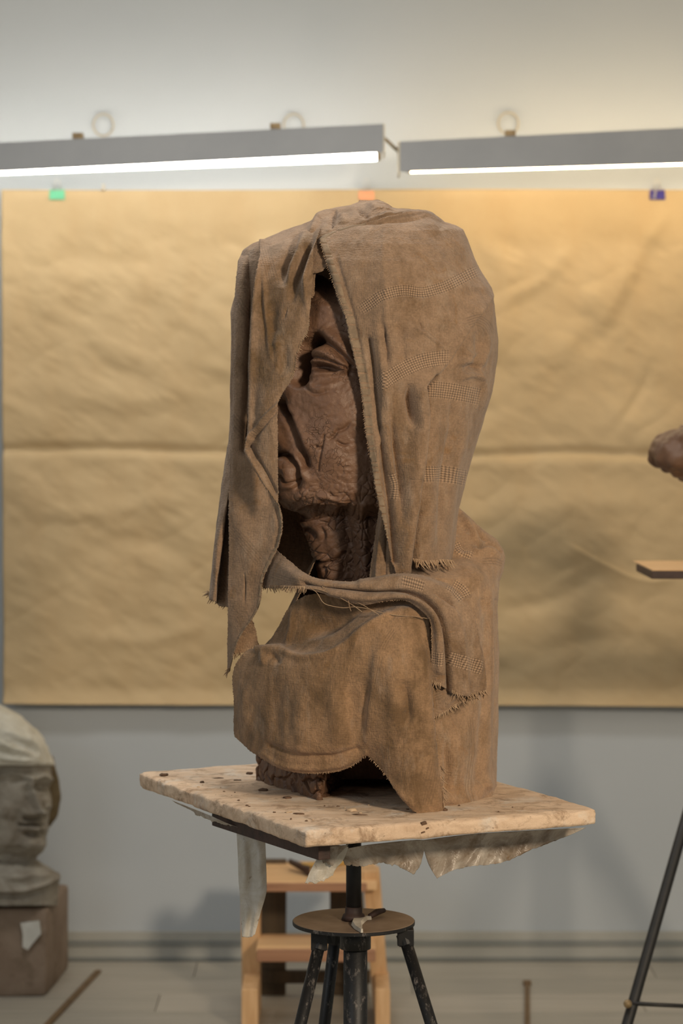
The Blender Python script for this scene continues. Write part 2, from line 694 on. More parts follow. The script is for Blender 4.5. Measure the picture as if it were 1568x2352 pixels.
M['floor'] = floor_mat()
M['skirt'] = simple('skirting', (0.34, 0.34, 0.31), (0.40, 0.40, 0.37), 4, 0.5)
M['skirt_groove'] = simple('skirting groove', (0.19, 0.205, 0.195), (0.23, 0.24, 0.23), 4, 0.6)


def board_mat():
    m, nt, nd, lk, bs = mat_new('plastered board')
    g = noise(nt, 1.0, 5, 0.6, dist=1.0, stretch=(6, 34, 34))
    col = ramp(nt, g, [(0.3, (0.58, 0.405, 0.27)), (0.7, (0.80, 0.61, 0.44))])
    col = mix(nt, col, (0.72, 0.66, 0.58), ramp(nt, noise(nt, 13, 6, 0.7), [(0.52, 0.0), (0.68, 0.75)]))
    col = mix(nt, col, (0.26, 0.155, 0.085), ramp(nt, noise(nt, 21, 6, 0.75, dist=0.6), [(0.50, 0.0), (0.66, 0.8)]))
    col = mix(nt, col, (0.07, 0.042, 0.025), ramp(nt, noise(nt, 120, 4, 0.6), [(0.67, 0.0), (0.74, 0.85)]))
    lk.new(col, bs.inputs['Base Color'])
    bs.inputs['Roughness'].default_value = 0.85
    b1 = bump(nt, bs, noise(nt, 55, 6, 0.75), 0.6, 0.004)
    bump(nt, bs, noise(nt, 260, 4, 0.7), 0.4, 0.002, b1)
    return m


M['board'] = board_mat()
M['bar'] = simple('rusty dark bar', (0.030, 0.016, 0.012), (0.060, 0.030, 0.022), 30, 0.6, b=0.4)


def black_metal():
    m, nt, nd, lk, bs = mat_new('chipped black metal')
    col = mix(nt, (0.007, 0.007, 0.0075), (0.24, 0.21, 0.19), ramp(nt, noise(nt, 70, 6, 0.8, stretch=(1, 1, 0.5)), [(0.56, 0.0), (0.68, 0.75)]))
    lk.new(col, bs.inputs['Base Color'])
    bs.inputs['Roughness'].default_value = 0.5
    bump(nt, bs, noise(nt, 120, 4, 0.7), 0.3, 0.001)
    return m


M['metal_chip'] = black_metal()
M['metal_black'] = simple('black metal', (0.004, 0.004, 0.0045), (0.010, 0.0095, 0.009), 50, 0.55, b=0.1)


def disc_mat():
    m, nt, nd, lk, bs = mat_new('clay dusted plate')
    col = ramp(nt, noise(nt, 14, 5, 0.6), [(0.3, (0.19, 0.13, 0.088)), (0.7, (0.33, 0.245, 0.175))])
    lk.new(col, bs.inputs['Base Color'])
    bs.inputs['Roughness'].default_value = 0.55
    bs.inputs['Metallic'].default_value = 0.2
    bump(nt, bs, noise(nt, 160, 4, 0.6), 0.15, 0.001)
    return m


M['disc'] = disc_mat()


def film_mat(name, col1, col2, tr):
    m, nt, nd, lk, bs = mat_new(name)
    col = ramp(nt, noise(nt, 16, 6, 0.7, dist=0.8), [(0.38, col1), (0.62, col2)])
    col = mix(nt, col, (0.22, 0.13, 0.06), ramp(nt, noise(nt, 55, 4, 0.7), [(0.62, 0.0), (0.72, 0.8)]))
    lk.new(col, bs.inputs['Base Color'])
    bs.inputs['Roughness'].default_value = 0.35
    bs.inputs['Alpha'].default_value = tr
    bump(nt, bs, noise(nt, 26, 4, 0.6, dist=2.0), 0.5, 0.006)
    return m


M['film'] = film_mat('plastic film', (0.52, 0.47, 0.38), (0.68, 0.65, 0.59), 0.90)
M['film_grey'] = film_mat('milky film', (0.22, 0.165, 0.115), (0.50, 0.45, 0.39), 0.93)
M['plaster'] = simple('old plaster', (0.40, 0.35, 0.27), (0.62, 0.58, 0.50), 16, 0.8, b=0.5, bscale=60)


def plaster_mat(name, a, b_, c):
    m, nt, nd, lk, bs = mat_new(name)
    col = ramp(nt, noise(nt, 9, 6, 0.65, dist=0.4), [(0.35, a), (0.62, b_)])
    col = mix(nt, col, c, ramp(nt, noise(nt, 14, 5, 0.7, dist=0.8), [(0.54, 0.0), (0.70, 0.75)]))
    lk.new(col, bs.inputs['Base Color'])
    bs.inputs['Roughness'].default_value = 0.8
    bump(nt, bs, noise(nt, 60, 5, 0.7), 0.5, 0.004)
    return m


M['bust'] = plaster_mat('weathered plaster', (0.21, 0.18, 0.14), (0.37, 0.34, 0.285), (0.12, 0.09, 0.055))
M['bust_hood'] = plaster_mat('white plaster', (0.50, 0.46, 0.36), (0.66, 0.64, 0.56), (0.42, 0.37, 0.27))
M['hair'] = plaster_mat('brown plaster', (0.12, 0.088, 0.042), (0.19, 0.14, 0.075), (0.08, 0.055, 0.03))
M['block'] = plaster_mat('plaster block', (0.22, 0.155, 0.108), (0.30, 0.225, 0.165), (0.12, 0.08, 0.045))
M['white_patch'] = simple('white plaster smear', (0.58, 0.57, 0.52), (0.66, 0.65, 0.60), 30, 0.8)
M['housing'] = simple('grey lamp housing', (0.27, 0.29, 0.315), (0.30, 0.32, 0.345), 5, 0.5)
M['housing_side'] = simple('lamp end plate', (0.55, 0.50, 0.38), (0.60, 0.55, 0.43), 5, 0.5)
M['brass'] = simple('brass bracket', (0.20, 0.14, 0.07), (0.34, 0.25, 0.13), 40, 0.5, 0.3)
M['wire'] = simple('pale wire', (0.42, 0.38, 0.30), (0.50, 0.46, 0.38), 10, 0.5)
M['green'] = simple('green clip', (0.14, 0.50, 0.30), (0.17, 0.55, 0.33), 10, 0.4)
M['orange'] = simple('orange clip', (0.80, 0.33, 0.18), (0.85, 0.36, 0.2), 10, 0.4)
M['blue'] = simple('blue clip', (0.035, 0.03, 0.22), (0.05, 0.04, 0.27), 10, 0.4)
M['steel'] = simple('steel wire', (0.5, 0.5, 0.48), (0.6, 0.6, 0.58), 10, 0.3, 0.8)
M['stick'] = wood_mat('old lath', (0.12, 0.072, 0.03), (0.19, 0.12, 0.055), (20, 20, 20))
M['handle'] = simple('ochre handle', (0.42, 0.25, 0.06), (0.55, 0.34, 0.10), 20, 0.5)
M['chip'] = simple('pale clay chip', (0.50, 0.35, 0.22), (0.60, 0.45, 0.30), 60, 0.85)
M['crumb'] = simple('dark clay crumb', (0.09, 0.048, 0.026), (0.15, 0.085, 0.048), 60, 0.9)


def emit(name, col, strength):
    m, nt, nd, lk, bs = mat_new(name)
    bs.inputs['Base Color'].default_value = (0.9, 0.9, 0.88, 1)
    bs.inputs['Emission Color'].default_value = (*col, 1)
    bs.inputs['Emission Strength'].default_value = strength
    return m


M['tube_cool'] = emit('fluorescent tube neutral', (1.0, 0.92, 0.78), 24.0)
M['tube_warm'] = emit('fluorescent tube warm', (1.0, 0.76, 0.45), 26.0)

# ------------------------------------------------------------------ the room
WY = 6.80
XL, XR, YB, ZT = -2.9, 2.9, -1.2, 3.15


def slab(name, dims, mat, kind='structure'):
    bm = bmesh.new()
    box(bm, *dims)
    o = obj(name, bm, mat)
    o['kind'] = kind
    return o


slab('wall_back', (XL - 0.1, XR + 0.1, WY, WY + 0.1, 0, ZT), M['wall'])
slab('wall_left', (XL - 0.1, XL, YB, WY, 0, ZT), M['wall'])
slab('wall_right', (XR, XR + 0.1, YB, WY, 0, ZT), M['wall'])
slab('ceiling', (XL - 0.1, XR + 0.1, YB, WY + 0.1, ZT, ZT + 0.1), M['wall'])
fl = slab('floor', (XL - 0.1, XR + 0.1, YB, WY + 0.1, -0.10, -0.012), M['skirt_groove'])
bm = bmesh.new()
PW, PL = 0.192, 1.25
box(bm, 0.0012, PL - 0.0012, 0.0012, PW - 0.0012, -0.012, 0.0, 0.0)
first = None
for r in range(17):
    y = WY - 0.02 - (r + 1) * PW
    off = (r * 0.47) % 1.0 * PL
    for c in range(-1, 5):
        x0 = XL + c * PL + off
        if x0 + PL < XL or x0 > XR:
            continue
        if first is None:
            first = obj('floor_plank', bm, M['floor'])
            o = first
        else:
            o = first.copy()
            C.objects.link(o)
        o.parent = fl
        o.location = (x0, y, 0)
# skirting with two dark grooves
bm = bmesh.new()
box(bm, XL, XR, WY - 0.014, WY, 0.0, 0.082, 0.002)
sk = obj('baseboard_back', bm, M['skirt'])
sk['kind'] = 'structure'
for z0, z1 in ((0.001, 0.012), (0.042, 0.058)):
    bm = bmesh.new()
    box(bm, XL, XR, WY - 0.017, WY - 0.012, z0, z1)
    obj('groove_strip', bm, M['skirt_groove'], sk)

# ------------------------------------------------------------------ kraft paper on the wall
PY = WY - 0.022


def wx(px, y=PY): return (px - 784) * y / F
def wz(py, y=PY): return CAMZ - (py - HZ) * y / F


nu, nv = 420, 300
U, V = np.meshgrid(np.linspace(0, 1, nu), np.linspace(0, 1, nv))
lx = 5 + 7 * V
PX = lx + (2120 - lx) * U
PYX = 437 + V * (1612 + 8 * U - 437) + 1.2 * np.sin(U * 9)
h = np.zeros_like(U)
paper_folds = [
    ([(0, 1033), (250, 1030), (540, 1040), (1100, 1045), (1300, 1038), (1568, 1046), (2100, 1040)], 12, -15, 'P'),
    ([(0, 1062), (540, 1060), (1100, 1066), (1568, 1066), (2100, 1062)], 22, 3, 'P'),
    ([(1290, 1240), (1400, 1300), (1480, 1330), (1560, 1325)], 14, 12, 'S'),
    ([(1120, 1400), (1260, 1380), (1400, 1300)], 18, -9), ([(1380, 740), (1500, 520), (1560, 440)], 22, 12, 'P'),
    ([(1180, 900), (1330, 760), (1420, 560)], 26, 9), ([(1400, 1000), (1470, 900), (1500, 820)], 12, -8),
    ([(60, 860), (260, 930), (420, 900), (520, 960)], 26, 9), ([(150, 1300), (300, 1240), (480, 1290)], 26, -10),
    ([(40, 1150), (200, 1180), (480, 1120)], 24, 9), ([(60, 700), (220, 640), (430, 690)], 30, 9),
    ([(100, 560), (300, 610), (500, 560)], 26, -8), ([(130, 1440), (320, 1470), (520, 1420)], 20, 9),
    ([(1150, 1200), (1350, 1150), (1540, 1180)], 30, 10), ([(1200, 1500), (1400, 1460), (1568, 1510)], 24, -9),
    ([(1120, 700), (1250, 640), (1330, 520)], 18, 8), ([(1080, 500), (1160, 640), (1140, 800)], 24, 8)]
h += strokes(PX, PYX, paper_folds) * 0.55
h += 4.4 * fbm(np.stack([PX * 0.0055 + 3, PYX * 0.010 - 0.004 * PX], -1), 4)
h += 3.0 * np.abs(fbm(np.stack([PX * 0.008 + 9, PYX * 0.013 + 0.006 * PX], -1), 2))
h = h * np.clip(V * 9, 0.12, 1)
curl = np.clip((V - 0.965) / 0.035, 0, 1)
hm = h * 0.00135 + 0.018 + 0.022 * curl ** 2 + 0.012 * V + 0.012 * np.clip(U - 0.5, 0, 1) * V
yy = PY - np.clip(hm, 0.0, 1)
W = np.stack([(PX - 784) * PY / F, yy, CAMZ - (PYX - HZ) * PY / F], -1)
me = grid_mesh('kraft_paper', W)
kp = link('kraft_paper', me, M['paper'])
tag(kp, 'large creased sheet of brown kraft paper clipped to the back wall', 'paper')
md = kp.modifiers.new('thick', 'SOLIDIFY'); md.thickness = 0.0008


def binder_clip(px, mat, label):
    x = wx(px); z = wz(437); y = PY - 0.022
    r = empty('binder_clip', (x, y, z - 0.02), label, 'clip', 'clips along the top edge of the paper')
    bm = bmesh.new()
    w = 0.021
    # triangular spring body
    a = [(x - w, y - 0.006, z - 0.028), (x - w, y + 0.020, z - 0.028), (x - w, y + 0.010, z + 0.001), (x - w, y + 0.004, z + 0.001)]
    hexa(bm, a, [(p[0] + 2 * w, p[1], p[2]) for p in a], 0.001)
    obj('clip_body', bm, mat, r)
    for s in (-1, 1):
        bm = bmesh.new()
        yo = y + 0.007 + 0.007 * s
        pts = [(x - 0.008, yo, z - 0.004), (x - 0.006, yo, z + 0.022), (x - 0.003, yo, z + 0.030), (x + 0.003, yo, z + 0.030), (x + 0.006, yo, z + 0.022), (x + 0.008, yo, z - 0.004)]
        tube(bm, pts, 0.0010, 6)
        obj('wire_handle', bm, M['steel'], r, True)
    if mat is M['blue']:
        bm = bmesh.new()
        tube(bm, [(x - 0.012, y - 0.0065, z - 0.026), (x - 0.007, y - 0.0045, z - 0.002)], 0.0010, 6)
        tube(bm, [(x - 0.008, y - 0.0065, z - 0.026), (x - 0.003, y - 0.0045, z - 0.002)], 0.0010, 6)
        obj('front_wire', bm, M['steel'], r)
    return r


binder_clip(133, M['green'], 'green binder clip holding the top edge of the paper')
binder_clip(841, M['orange'], 'orange binder clip above the shrouded head')
binder_clip(1507, M['blue'], 'dark blue binder clip on the top edge of the paper')
bm = bmesh.new()
p = (wx(240), PY - 0.03, wz(432))
lathe(bm, p[0], p[1], [(0.002, p[2] - 0.010), (0.006, p[2] - 0.008), (0.003, p[2]), (0.005, p[2] + 0.006), (0.004, p[2] + 0.008)], 12)
o = obj('push_pin', bm, M['wire'], None, True)
tag(o, 'small pale pin in the paper beside the green clip', 'pin')


# ------------------------------------------------------------------ fluorescent lamps
def lamp(name, x0, x1, top, bot, tub, mat, label, ends, y=6.45, hooks=()):
    """top/bot/tub: (left py, right py)."""
    def pt(px, py, yy): return Vector(((px - 784) * yy / F, yy, CAMZ - (py - HZ) * yy / F))
    r = empty(name, pt((x0 + x1) / 2, top[0], y), label, 'lamp', 'lamps above the paper')
    th = 0.0025
    bm = bmesh.new()
    a = [pt(x0, top[0], y), pt(x0, bot[0], y - 0.012), pt(x0, bot[0], y - 0.012) + Vector((0, th, 0)), pt(x0, top[0], y) + Vector((0, th, 0))]
    b = [pt(x1, top[1], y), pt(x1, bot[1], y - 0.012), pt(x1, bot[1], y - 0.012) + Vector((0, th, 0)), pt(x1, top[1], y) + Vector((0, th, 0))]
    hexa(bm, a, b)
    obj('front_plate', bm, M['housing'], r)
    bm = bmesh.new()
    a = [pt(x0, top[0], y), pt(x0, top[0], y) + Vector((0, 0.055, 0)), pt(x0, top[0], y) + Vector((0, 0.055, -th)), pt(x0, top[0], y) + Vector((0, 0, -th))]
    b = [pt(x1, top[1], y), pt(x1, top[1], y) + Vector((0, 0.055, 0)), pt(x1, top[1], y) + Vector((0, 0.055, -th)), pt(x1, top[1], y) + Vector((0, 0, -th))]
    hexa(bm, a, b)
    obj('top_plate', bm, M['housing'], r)
    for px, tt, bb, s in ((x0, top[0], bot[0], 1), (x1, top[1], bot[1], -1)):
        bm = bmesh.new()
        q = pt(px, tt, y); q2 = pt(px, bb, y)
        dz = q.z - q2.z
        a = [q + Vector((0, 0, 0)), q + Vector((0, 0.075, 0)), q + Vector((0, 0.075, -dz * 0.75)), q + Vector((0, 0.055, -dz - 0.010)), q + Vector((0, 0.012, -dz - 0.006)), q + Vector((0, -0.010, -dz))]
        hexa(bm, a, [p_ + Vector((-s * 0.004, 0, 0)) for p_ in a])
        obj('end_plate', bm, M['housing_side'], r)
    bm = bmesh.new()
    t0, t1 = pt(x0 + 25, tub[0], y + 0.035), pt(x1 - 16, tub[1], y + 0.035)
    tube(bm, [t0, t1], 0.0130, 16)
    obj('tube', bm, mat, r, True)
    for t, s in ((t0, -1), (t1, 1)):
        bm = bmesh.new()
        tube(bm, [t, t + Vector((s * 0.012, 0, 0))], 0.0125, 12)
        obj('tube_cap', bm, M['brass'], r, True)
    for hx in hooks:
        f = (hx - x0) / (x1 - x0)
        py = top[0] + (top[1] - top[0]) * f
        q = pt(hx, py, y)
        bm = bmesh.new()
        bar(bm, q + Vector((0, 0.03, 0.004)), q + Vector((0, 0.37, 0.004)), 0.012, 0.006)
        box(bm, q.x - 0.014, q.x + 0.014, q.y - 0.002, q.y + 0.03, q.z, q.z + 0.016, 0.002)
        obj('bracket', bm, M['brass'], r)
    return r


lamp('fluorescent_lamp', -420, 880, (348, 284), (415, 350), (405, 358), M['tube_cool'],
     'grey fluorescent lamp ending above the shrouded head, its white tube showing below', 'l', hooks=(-180, 178, 632))
lamp('fluorescent_lamp', 918, 2060, (325, 269), (395, 361), (386, 354), M['tube_warm'],
     'grey fluorescent lamp mounted above the dark blue clip', 'r', hooks=(1172, 1800))
# cable between the lamps and loose wire rings on the wall
bm = bmesh.new()
tube(bm, [P(882, 318, y=6.49), P(892, 326, y=6.50), P(903, 337, y=6.50), P(918, 350, y=6.49)], 0.0045, 8)
o = obj('lamp_cable', bm, M['brass'], None, True)
tag(o, 'short brown cable joining the two fluorescent lamps', 'cable')
for px, py, lb in ((237, 287, 'pale wire ring on the wall above the neutral white lamp, nearer the green clip'),
                   (674, 287, 'pale wire ring on the wall above the neutral white lamp, nearer the lamp end'),
                   (1167, 283, 'pale wire ring on the wall above the warm lamp')):
    bm = bmesh.new()
    yr = WY - 0.012
    pts = [P(px + 23 * math.cos(a), py - 25 * math.sin(a), y=yr - 0.01 * math.sin(a)) for a in [2 * math.pi * k / 28 for k in range(28)]]
    tube(bm, pts, 0.0030, 6, closed=True)
    o = obj('wire_ring', bm, M['wire'], None, True)
    tag(o, lb, 'ring', 'wire rings above the lamps')

# ------------------------------------------------------------------ board
ZB = CAMZ - 0.65     # top of the board
cL = np.array([-0.378, 4.533]); cF = np.array([-0.0568, 3.881]); cR = np.array([0.431, 4.104]); cB = np.array([0.1075, 4.815])


def build_board():
    na, nb = 150, 110
    A, B_ = np.meshgrid(np.linspace(0, 1, na), np.linspace(0, 1, nb))   # A: F->L, B_: F->R
    # rounded corners pull in slightly
    top = ((1 - A) * (1 - B_))[..., None] * cF + (A * (1 - B_))[..., None] * cL + ((1 - A) * B_)[..., None] * cR + (A * B_)[..., None] * cB
    ctr = (cF + cL + cR + cB) / 4
    cr_ = np.exp(-(((1 - A)) ** 2 + (1 - B_) ** 2) * 900) + np.exp(-((A) ** 2 + (1 - B_) ** 2) * 1500) + np.exp(-(((1 - A)) ** 2 + B_ ** 2) * 1500)
    top = top + (ctr - top) * 0.012 * cr_[..., None]
    z = ZB + 0.0009 * fbm(top * 22, 4)
    edge = np.minimum(np.minimum(A, 1 - A) * 0.73, np.minimum(B_, 1 - B_) * 0.54)
    z -= 0.003 * np.exp(-(edge / 0.0035) ** 2) * (1 + 0.7 * vnoise(top * 60))
    # rim outline loop
    loop = [(0, j) for j in range(na)] + [(i, na - 1) for i in range(1, nb)] + [(nb - 1, j) for j in range(na - 2, -1, -1)] + [(i, 0) for i in range(nb - 2, 0, -1)]
    V_ = [(top[i, j, 0], top[i, j, 1], z[i, j]) for i in range(nb) for j in range(na)]
    Fs = [(i * na + j, i * na + j + 1, (i + 1) * na + j + 1, (i + 1) * na + j) for i in range(nb - 1) for j in range(na - 1)]
    ids = [i * na + j for i, j in loop]
    prev = ids
    L = len(loop)
    base = np.array([V_[k] for k in ids])
    d = base[:, :2] - ctr
    d /= np.linalg.norm(d, axis=1, keepdims=True)
    for k in range(1, 7):
        t = k / 6
        q = base.copy()
        rough = vnoise(np.stack([base[:, 0] * 70, base[:, 1] * 70, np.full(L, k * 1.3)], -1)) * 0.0016 + vnoise(np.stack([base[:, 0] * 200, base[:, 1] * 200, np.full(L, k * 2.0)], -1)) * 0.0008
        q[:, :2] += d * (0.0015 + rough - 0.0015 * (t > 0.95))[:, None] if True else 0
        q[:, 2] = ZB - 0.0265 * t + (0.0020 * vnoise(base * 30 + 5) if k == 6 else 0)
        s = len(V_)
        V_ += [tuple(v) for v in q]
        cur = list(range(s, s + L))
        for a in range(L):
            b = (a + 1) % L
            Fs.append((prev[a], cur[a], cur[b], prev[b]))
        prev = cur
    V_.append((ctr[0], ctr[1], ZB - 0.0265))
    c = len(V_) - 1
    for a in range(L):
        Fs.append((prev[a], c, prev[(a + 1) % L]))
    me = bpy.data.meshes.new('modelling_board')
    me.from_pydata(V_, [], Fs)
    return me


bd = empty('modelling_board', (0.03, 4.33, ZB - 0.026), 'plaster crusted wooden board carrying the clay sculpture', 'board')
o = link('slab', build_board(), M['board'], None, True)
o.parent = bd; o.location = -bd.location
# knot / notch in the front edge
def on_board(px, py, dz=0.0):
    y = F * (CAMZ - ZB) / (py - HZ)
    return Vector(((px - 784) * y / F, y, ZB + dz))
bm = bmesh.new()
fr = on_board(972, 1884)
e1 = Vector(((cR - cF)[0], (cR - cF)[1], 0)).normalized()
e2 = Vector((-e1.y, e1.x, 0))
for dx, dz, w, hh in ((0.0, -0.006, 0.010, 0.007), (0.006, -0.013, 0.006, 0.004), (-0.002, -0.019, 0.008, 0.004)):
    p = Vector((fr.x, fr.y, 0)) + e1 * dx
    tpar = (p.x - cF[0]) / (cR - cF)[0]
    q = Vector((cF[0] + (cR - cF)[0] * tpar, cF[1] + (cR - cF)[1] * tpar, ZB + dz)) - e2 * 0.003
    hexa(bm, [q - e1 * w / 2, q + e1 * w / 2 + Vector((0, 0, 0.002)), q + e1 * w / 3 + Vector((0, 0, hh)), q - e1 * w / 2 + Vector((0, 0, hh * 0.7))],
         [v + e2 * 0.006 for v in (q - e1 * w / 2, q + e1 * w / 2 + Vector((0, 0, 0.002)), q + e1 * w / 3 + Vector((0, 0, hh)), q - e1 * w / 2 + Vector((0, 0, hh * 0.7)))], 0.0006)
o = obj('split_knot', bm, M['crumb'], bd)
tag(o, 'dark split knot in the front edge')

# bearers under the board (part of the board)
uLF = Vector(((cL - cF)[0], (cL - cF)[1], 0)).normalized()
for px0, py0, px1, py1, dx in ((499, 1888, 740, 1979, 0.0), (499, 1888, 740, 1979, 0.14)):
    p0 = Vector(((499 - 784) * 4.27 / F, 4.27, ZB - 0.0265 - 0.0145)); p1 = Vector(((745 - 784) * 3.93 / F, 3.93, ZB - 0.0265 - 0.0145))
    off = e1 * dx
    bm = bmesh.new()
    bar(bm, p0 + off, (p1 if dx == 0 else p0 + (p1 - p0) * 0.5) + off, 0.022, 0.029, bev=0.002)
    obj('bearer', bm, M['bar'], bd)

# ------------------------------------------------------------------ modelling stand
SX = (812 - 784) * Y0 / F
st = empty('modelling_stand', (SX, Y0, 0), 'black metal tripod modelling stand with a round plate under the board', 'stand')
ZD = CAMZ - (2113 - HZ) * Y0 / F
bm = bmesh.new()
tube(bm, [(SX, Y0, ZD - 0.02), (SX, Y0, ZB - 0.028)], 0.0135, 24)
obj('post', bm, M['metal_black'], st, True)
bm = bmesh.new()
lathe(bm, SX, Y0, [(0.022, ZD + 0.001), (0.019, ZD + 0.010), (0.0155, ZD + 0.012), (0.0150, ZD + 0.022), (0.0145, ZD + 0.024)], 28)
obj('collar', bm, M['bar'], st, True)
bm = bmesh.new()
lathe(bm, SX, Y0, [(0.030, ZB - 0.045), (0.030, ZB - 0.0275)], 28)
obj('top_flange', bm, M['metal_black'], st)
bm = bmesh.new()
R = 139.5 * Y0 / F
lathe(bm, SX, Y0, [(R - 0.001, ZD - 0.0065), (R, ZD - 0.0055), (R, ZD - 0.0008), (R - 0.0012, ZD)], 96)
obj('round_plate', bm, M['disc'], st)
bm = bmesh.new()
lathe(bm, SX, Y0, [(R + 0.0004, ZD - 0.0072), (R + 0.0008, ZD - 0.0060), (R + 0.0008, ZD - 0.0016), (R + 0.0002, ZD - 0.0010)], 96)
obj('plate_rim', bm, M['metal_chip'], st)
bm = bmesh.new()
tube(bm, [(SX + 0.003, Y0, 0.08), (SX + 0.003, Y0, ZD - 0.007)], 0.0212, 28)
lathe(bm, SX + 0.003, Y0, [(0.0275, ZD - 0.05), (0.0275, ZD - 0.008)], 28)
obj('column', bm, M['metal_chip'], st, True)
for (tx, ty, td), (bx, by, bdp) in (((733, 2170, -60), (690, 2352, -110)), ((931, 2160, -50), (990, 2352, -100)), ((769, 2155, 90), (745, 2352, 140))):
    a = Vector(P(tx, ty, td)); b = Vector(P(bx, by, bdp))
    d = (b - a)
    foot = a + d * ((a.z - 0.012) / -d.z)
    a2 = a - d.normalized() * 0.02
    bm = bmesh.new()
    tube(bm, [a2, a + (foot - a) * 0.5, foot], 0.0108, 20)
    lg = obj('leg', bm, M['metal_chip'], st, True)
    bm = bmesh.new()
    tube(bm, [foot + Vector((0, 0, -0.012)), foot + Vector((0, 0, 0.03))], 0.015, 16)
    obj('foot', bm, M['metal_black'], lg, True)
    bm = bmesh.new()
    box(bm, a.x - 0.0145, a.x + 0.0145, a.y - 0.012, a.y + 0.012, a.z - 0.008, ZD - 0.007, 0.002)
    tube(bm, [a - d.normalized() * 0.012, a + d.normalized() * 0.008], 0.0135, 16)
    obj('socket', bm, M['metal_black'], st)

# curved modelling tool on the plate
bm = bmesh.new()
pts = [on for on in []]
def on_plate(px, py, dz=0.0):
    y = F * (CAMZ - ZD) / (py - HZ)
    return Vector(((px - 784) * y / F, y, ZD + dz))
def crescent(bm, line, widths, thick, fn, mirror=1):
    L_ = [fn(*p) for p in line]
    rings = []
    for i, p in enumerate(L_):
        t = (L_[min(i + 1, len(L_) - 1)] - L_[max(i - 1, 0)]).normalized()
        s = Vector((-t.y, t.x, 0)).normalized() * widths[i] / 2
        rings.append([bm.verts.new(p - s + Vector((0, 0, 0.0005))), bm.verts.new(p + s + Vector((0, 0, 0.0005))), bm.verts.new(p + s * 0.7 + Vector((0, 0, thick))), bm.verts.new(p - s * 0.7 + Vector((0, 0, thick)))])
    for A, B in zip(rings, rings[1:]):
        for k in range(4):
            bm.faces.new((A[k], A[(k + 1) % 4], B[(k + 1) % 4], B[k]))
    bm.faces.new(rings[0][::-1]); bm.faces.new(rings[-1])
tl = empty('scraper', on_plate(835, 2125), 'curved plaster crusted scraper lying on the round plate', 'tool')
crescent(bm, [(831, 2143), (822, 2134), (819, 2125), (824, 2117), (835, 2112), (853, 2112)], [0.004, 0.014, 0.020, 0.024, 0.020, 0.012], 0.007, on_plate)
lumpy(bm, 0.0008, 120)
obj('blade', bm, M['plaster'], tl)
bm = bmesh.new()
tube(bm, [on_plate(850, 2113, 0.007), on_plate(866, 2105, 0.008), on_plate(882, 2101, 0.008)], [0.005, 0.006, 0.004], 10)
obj('tool_handle', bm, M['bar'], tl, True)


# ------------------------------------------------------------------ plastic film under the board
def film_patch(name, rows, mat, parent, nu=90, nv=50, amp=4.0, ripple=0.06, ragged=0.0, mask=None):
    G = cr(np.array(rows, float), nv)
    G = np.stack([cr(G[i], nu) for i in range(nv)])
    px, py = G[..., 0], G[..., 1]
    v = np.linspace(0, 1, nv)[:, None]
    G = G.copy()
    G[..., 2] += amp * v * (np.sin(px * ripple * 2.1 + py * 0.05) + 1.3 * vnoise(np.stack([px * 0.05, py * 0.03], -1)))
    if ragged:
        G[..., 1] += (v ** 6) * ragged * (vnoise(np.stack([px * 0.16, px * 0.0], -1)) + 0.6 * vnoise(np.stack([px * 0.5, px * 0], -1)))
    me = grid_mesh(name, to_world(G))
    o = link(name, me, mat)
    o.parent = parent; o.location = -parent.location
    md = o.modifiers.new('t', 'SOLIDIFY'); md.thickness = 0.0004
    return o


pf = empty('plastic_film', (0.05, 4.1, ZB - 0.028), 'torn milky plastic film hanging in shreds beneath the board', 'film')
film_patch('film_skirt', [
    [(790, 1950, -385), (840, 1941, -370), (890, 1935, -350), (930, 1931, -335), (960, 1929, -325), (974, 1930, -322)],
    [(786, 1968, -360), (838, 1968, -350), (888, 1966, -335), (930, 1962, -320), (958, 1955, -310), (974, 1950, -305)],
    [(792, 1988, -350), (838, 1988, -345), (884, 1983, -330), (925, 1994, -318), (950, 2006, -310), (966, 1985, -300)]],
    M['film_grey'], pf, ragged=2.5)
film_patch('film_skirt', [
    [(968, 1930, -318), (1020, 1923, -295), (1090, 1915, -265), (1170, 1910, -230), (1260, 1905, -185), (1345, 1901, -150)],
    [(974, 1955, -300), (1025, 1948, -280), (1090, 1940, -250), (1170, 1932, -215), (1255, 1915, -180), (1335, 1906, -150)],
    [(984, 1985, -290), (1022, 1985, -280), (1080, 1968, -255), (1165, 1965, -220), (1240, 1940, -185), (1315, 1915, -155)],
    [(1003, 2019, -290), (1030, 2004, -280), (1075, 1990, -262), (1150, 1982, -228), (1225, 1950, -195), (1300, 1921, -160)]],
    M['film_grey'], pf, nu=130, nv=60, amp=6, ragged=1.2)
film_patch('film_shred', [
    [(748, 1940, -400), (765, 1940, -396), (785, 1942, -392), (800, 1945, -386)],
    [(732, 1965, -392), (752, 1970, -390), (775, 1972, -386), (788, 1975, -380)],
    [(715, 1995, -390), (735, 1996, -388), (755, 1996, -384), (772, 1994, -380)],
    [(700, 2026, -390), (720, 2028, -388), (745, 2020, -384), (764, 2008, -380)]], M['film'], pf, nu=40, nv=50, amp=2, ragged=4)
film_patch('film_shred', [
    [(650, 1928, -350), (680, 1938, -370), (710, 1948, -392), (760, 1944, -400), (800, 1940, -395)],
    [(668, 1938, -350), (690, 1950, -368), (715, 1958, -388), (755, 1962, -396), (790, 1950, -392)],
    [(685, 1945, -352), (700, 1962, -366), (722, 1966, -386), (762, 1985, -394), (782, 1958, -390)]], M['film_grey'], pf, nu=60, nv=30, amp=3, ragged=5)
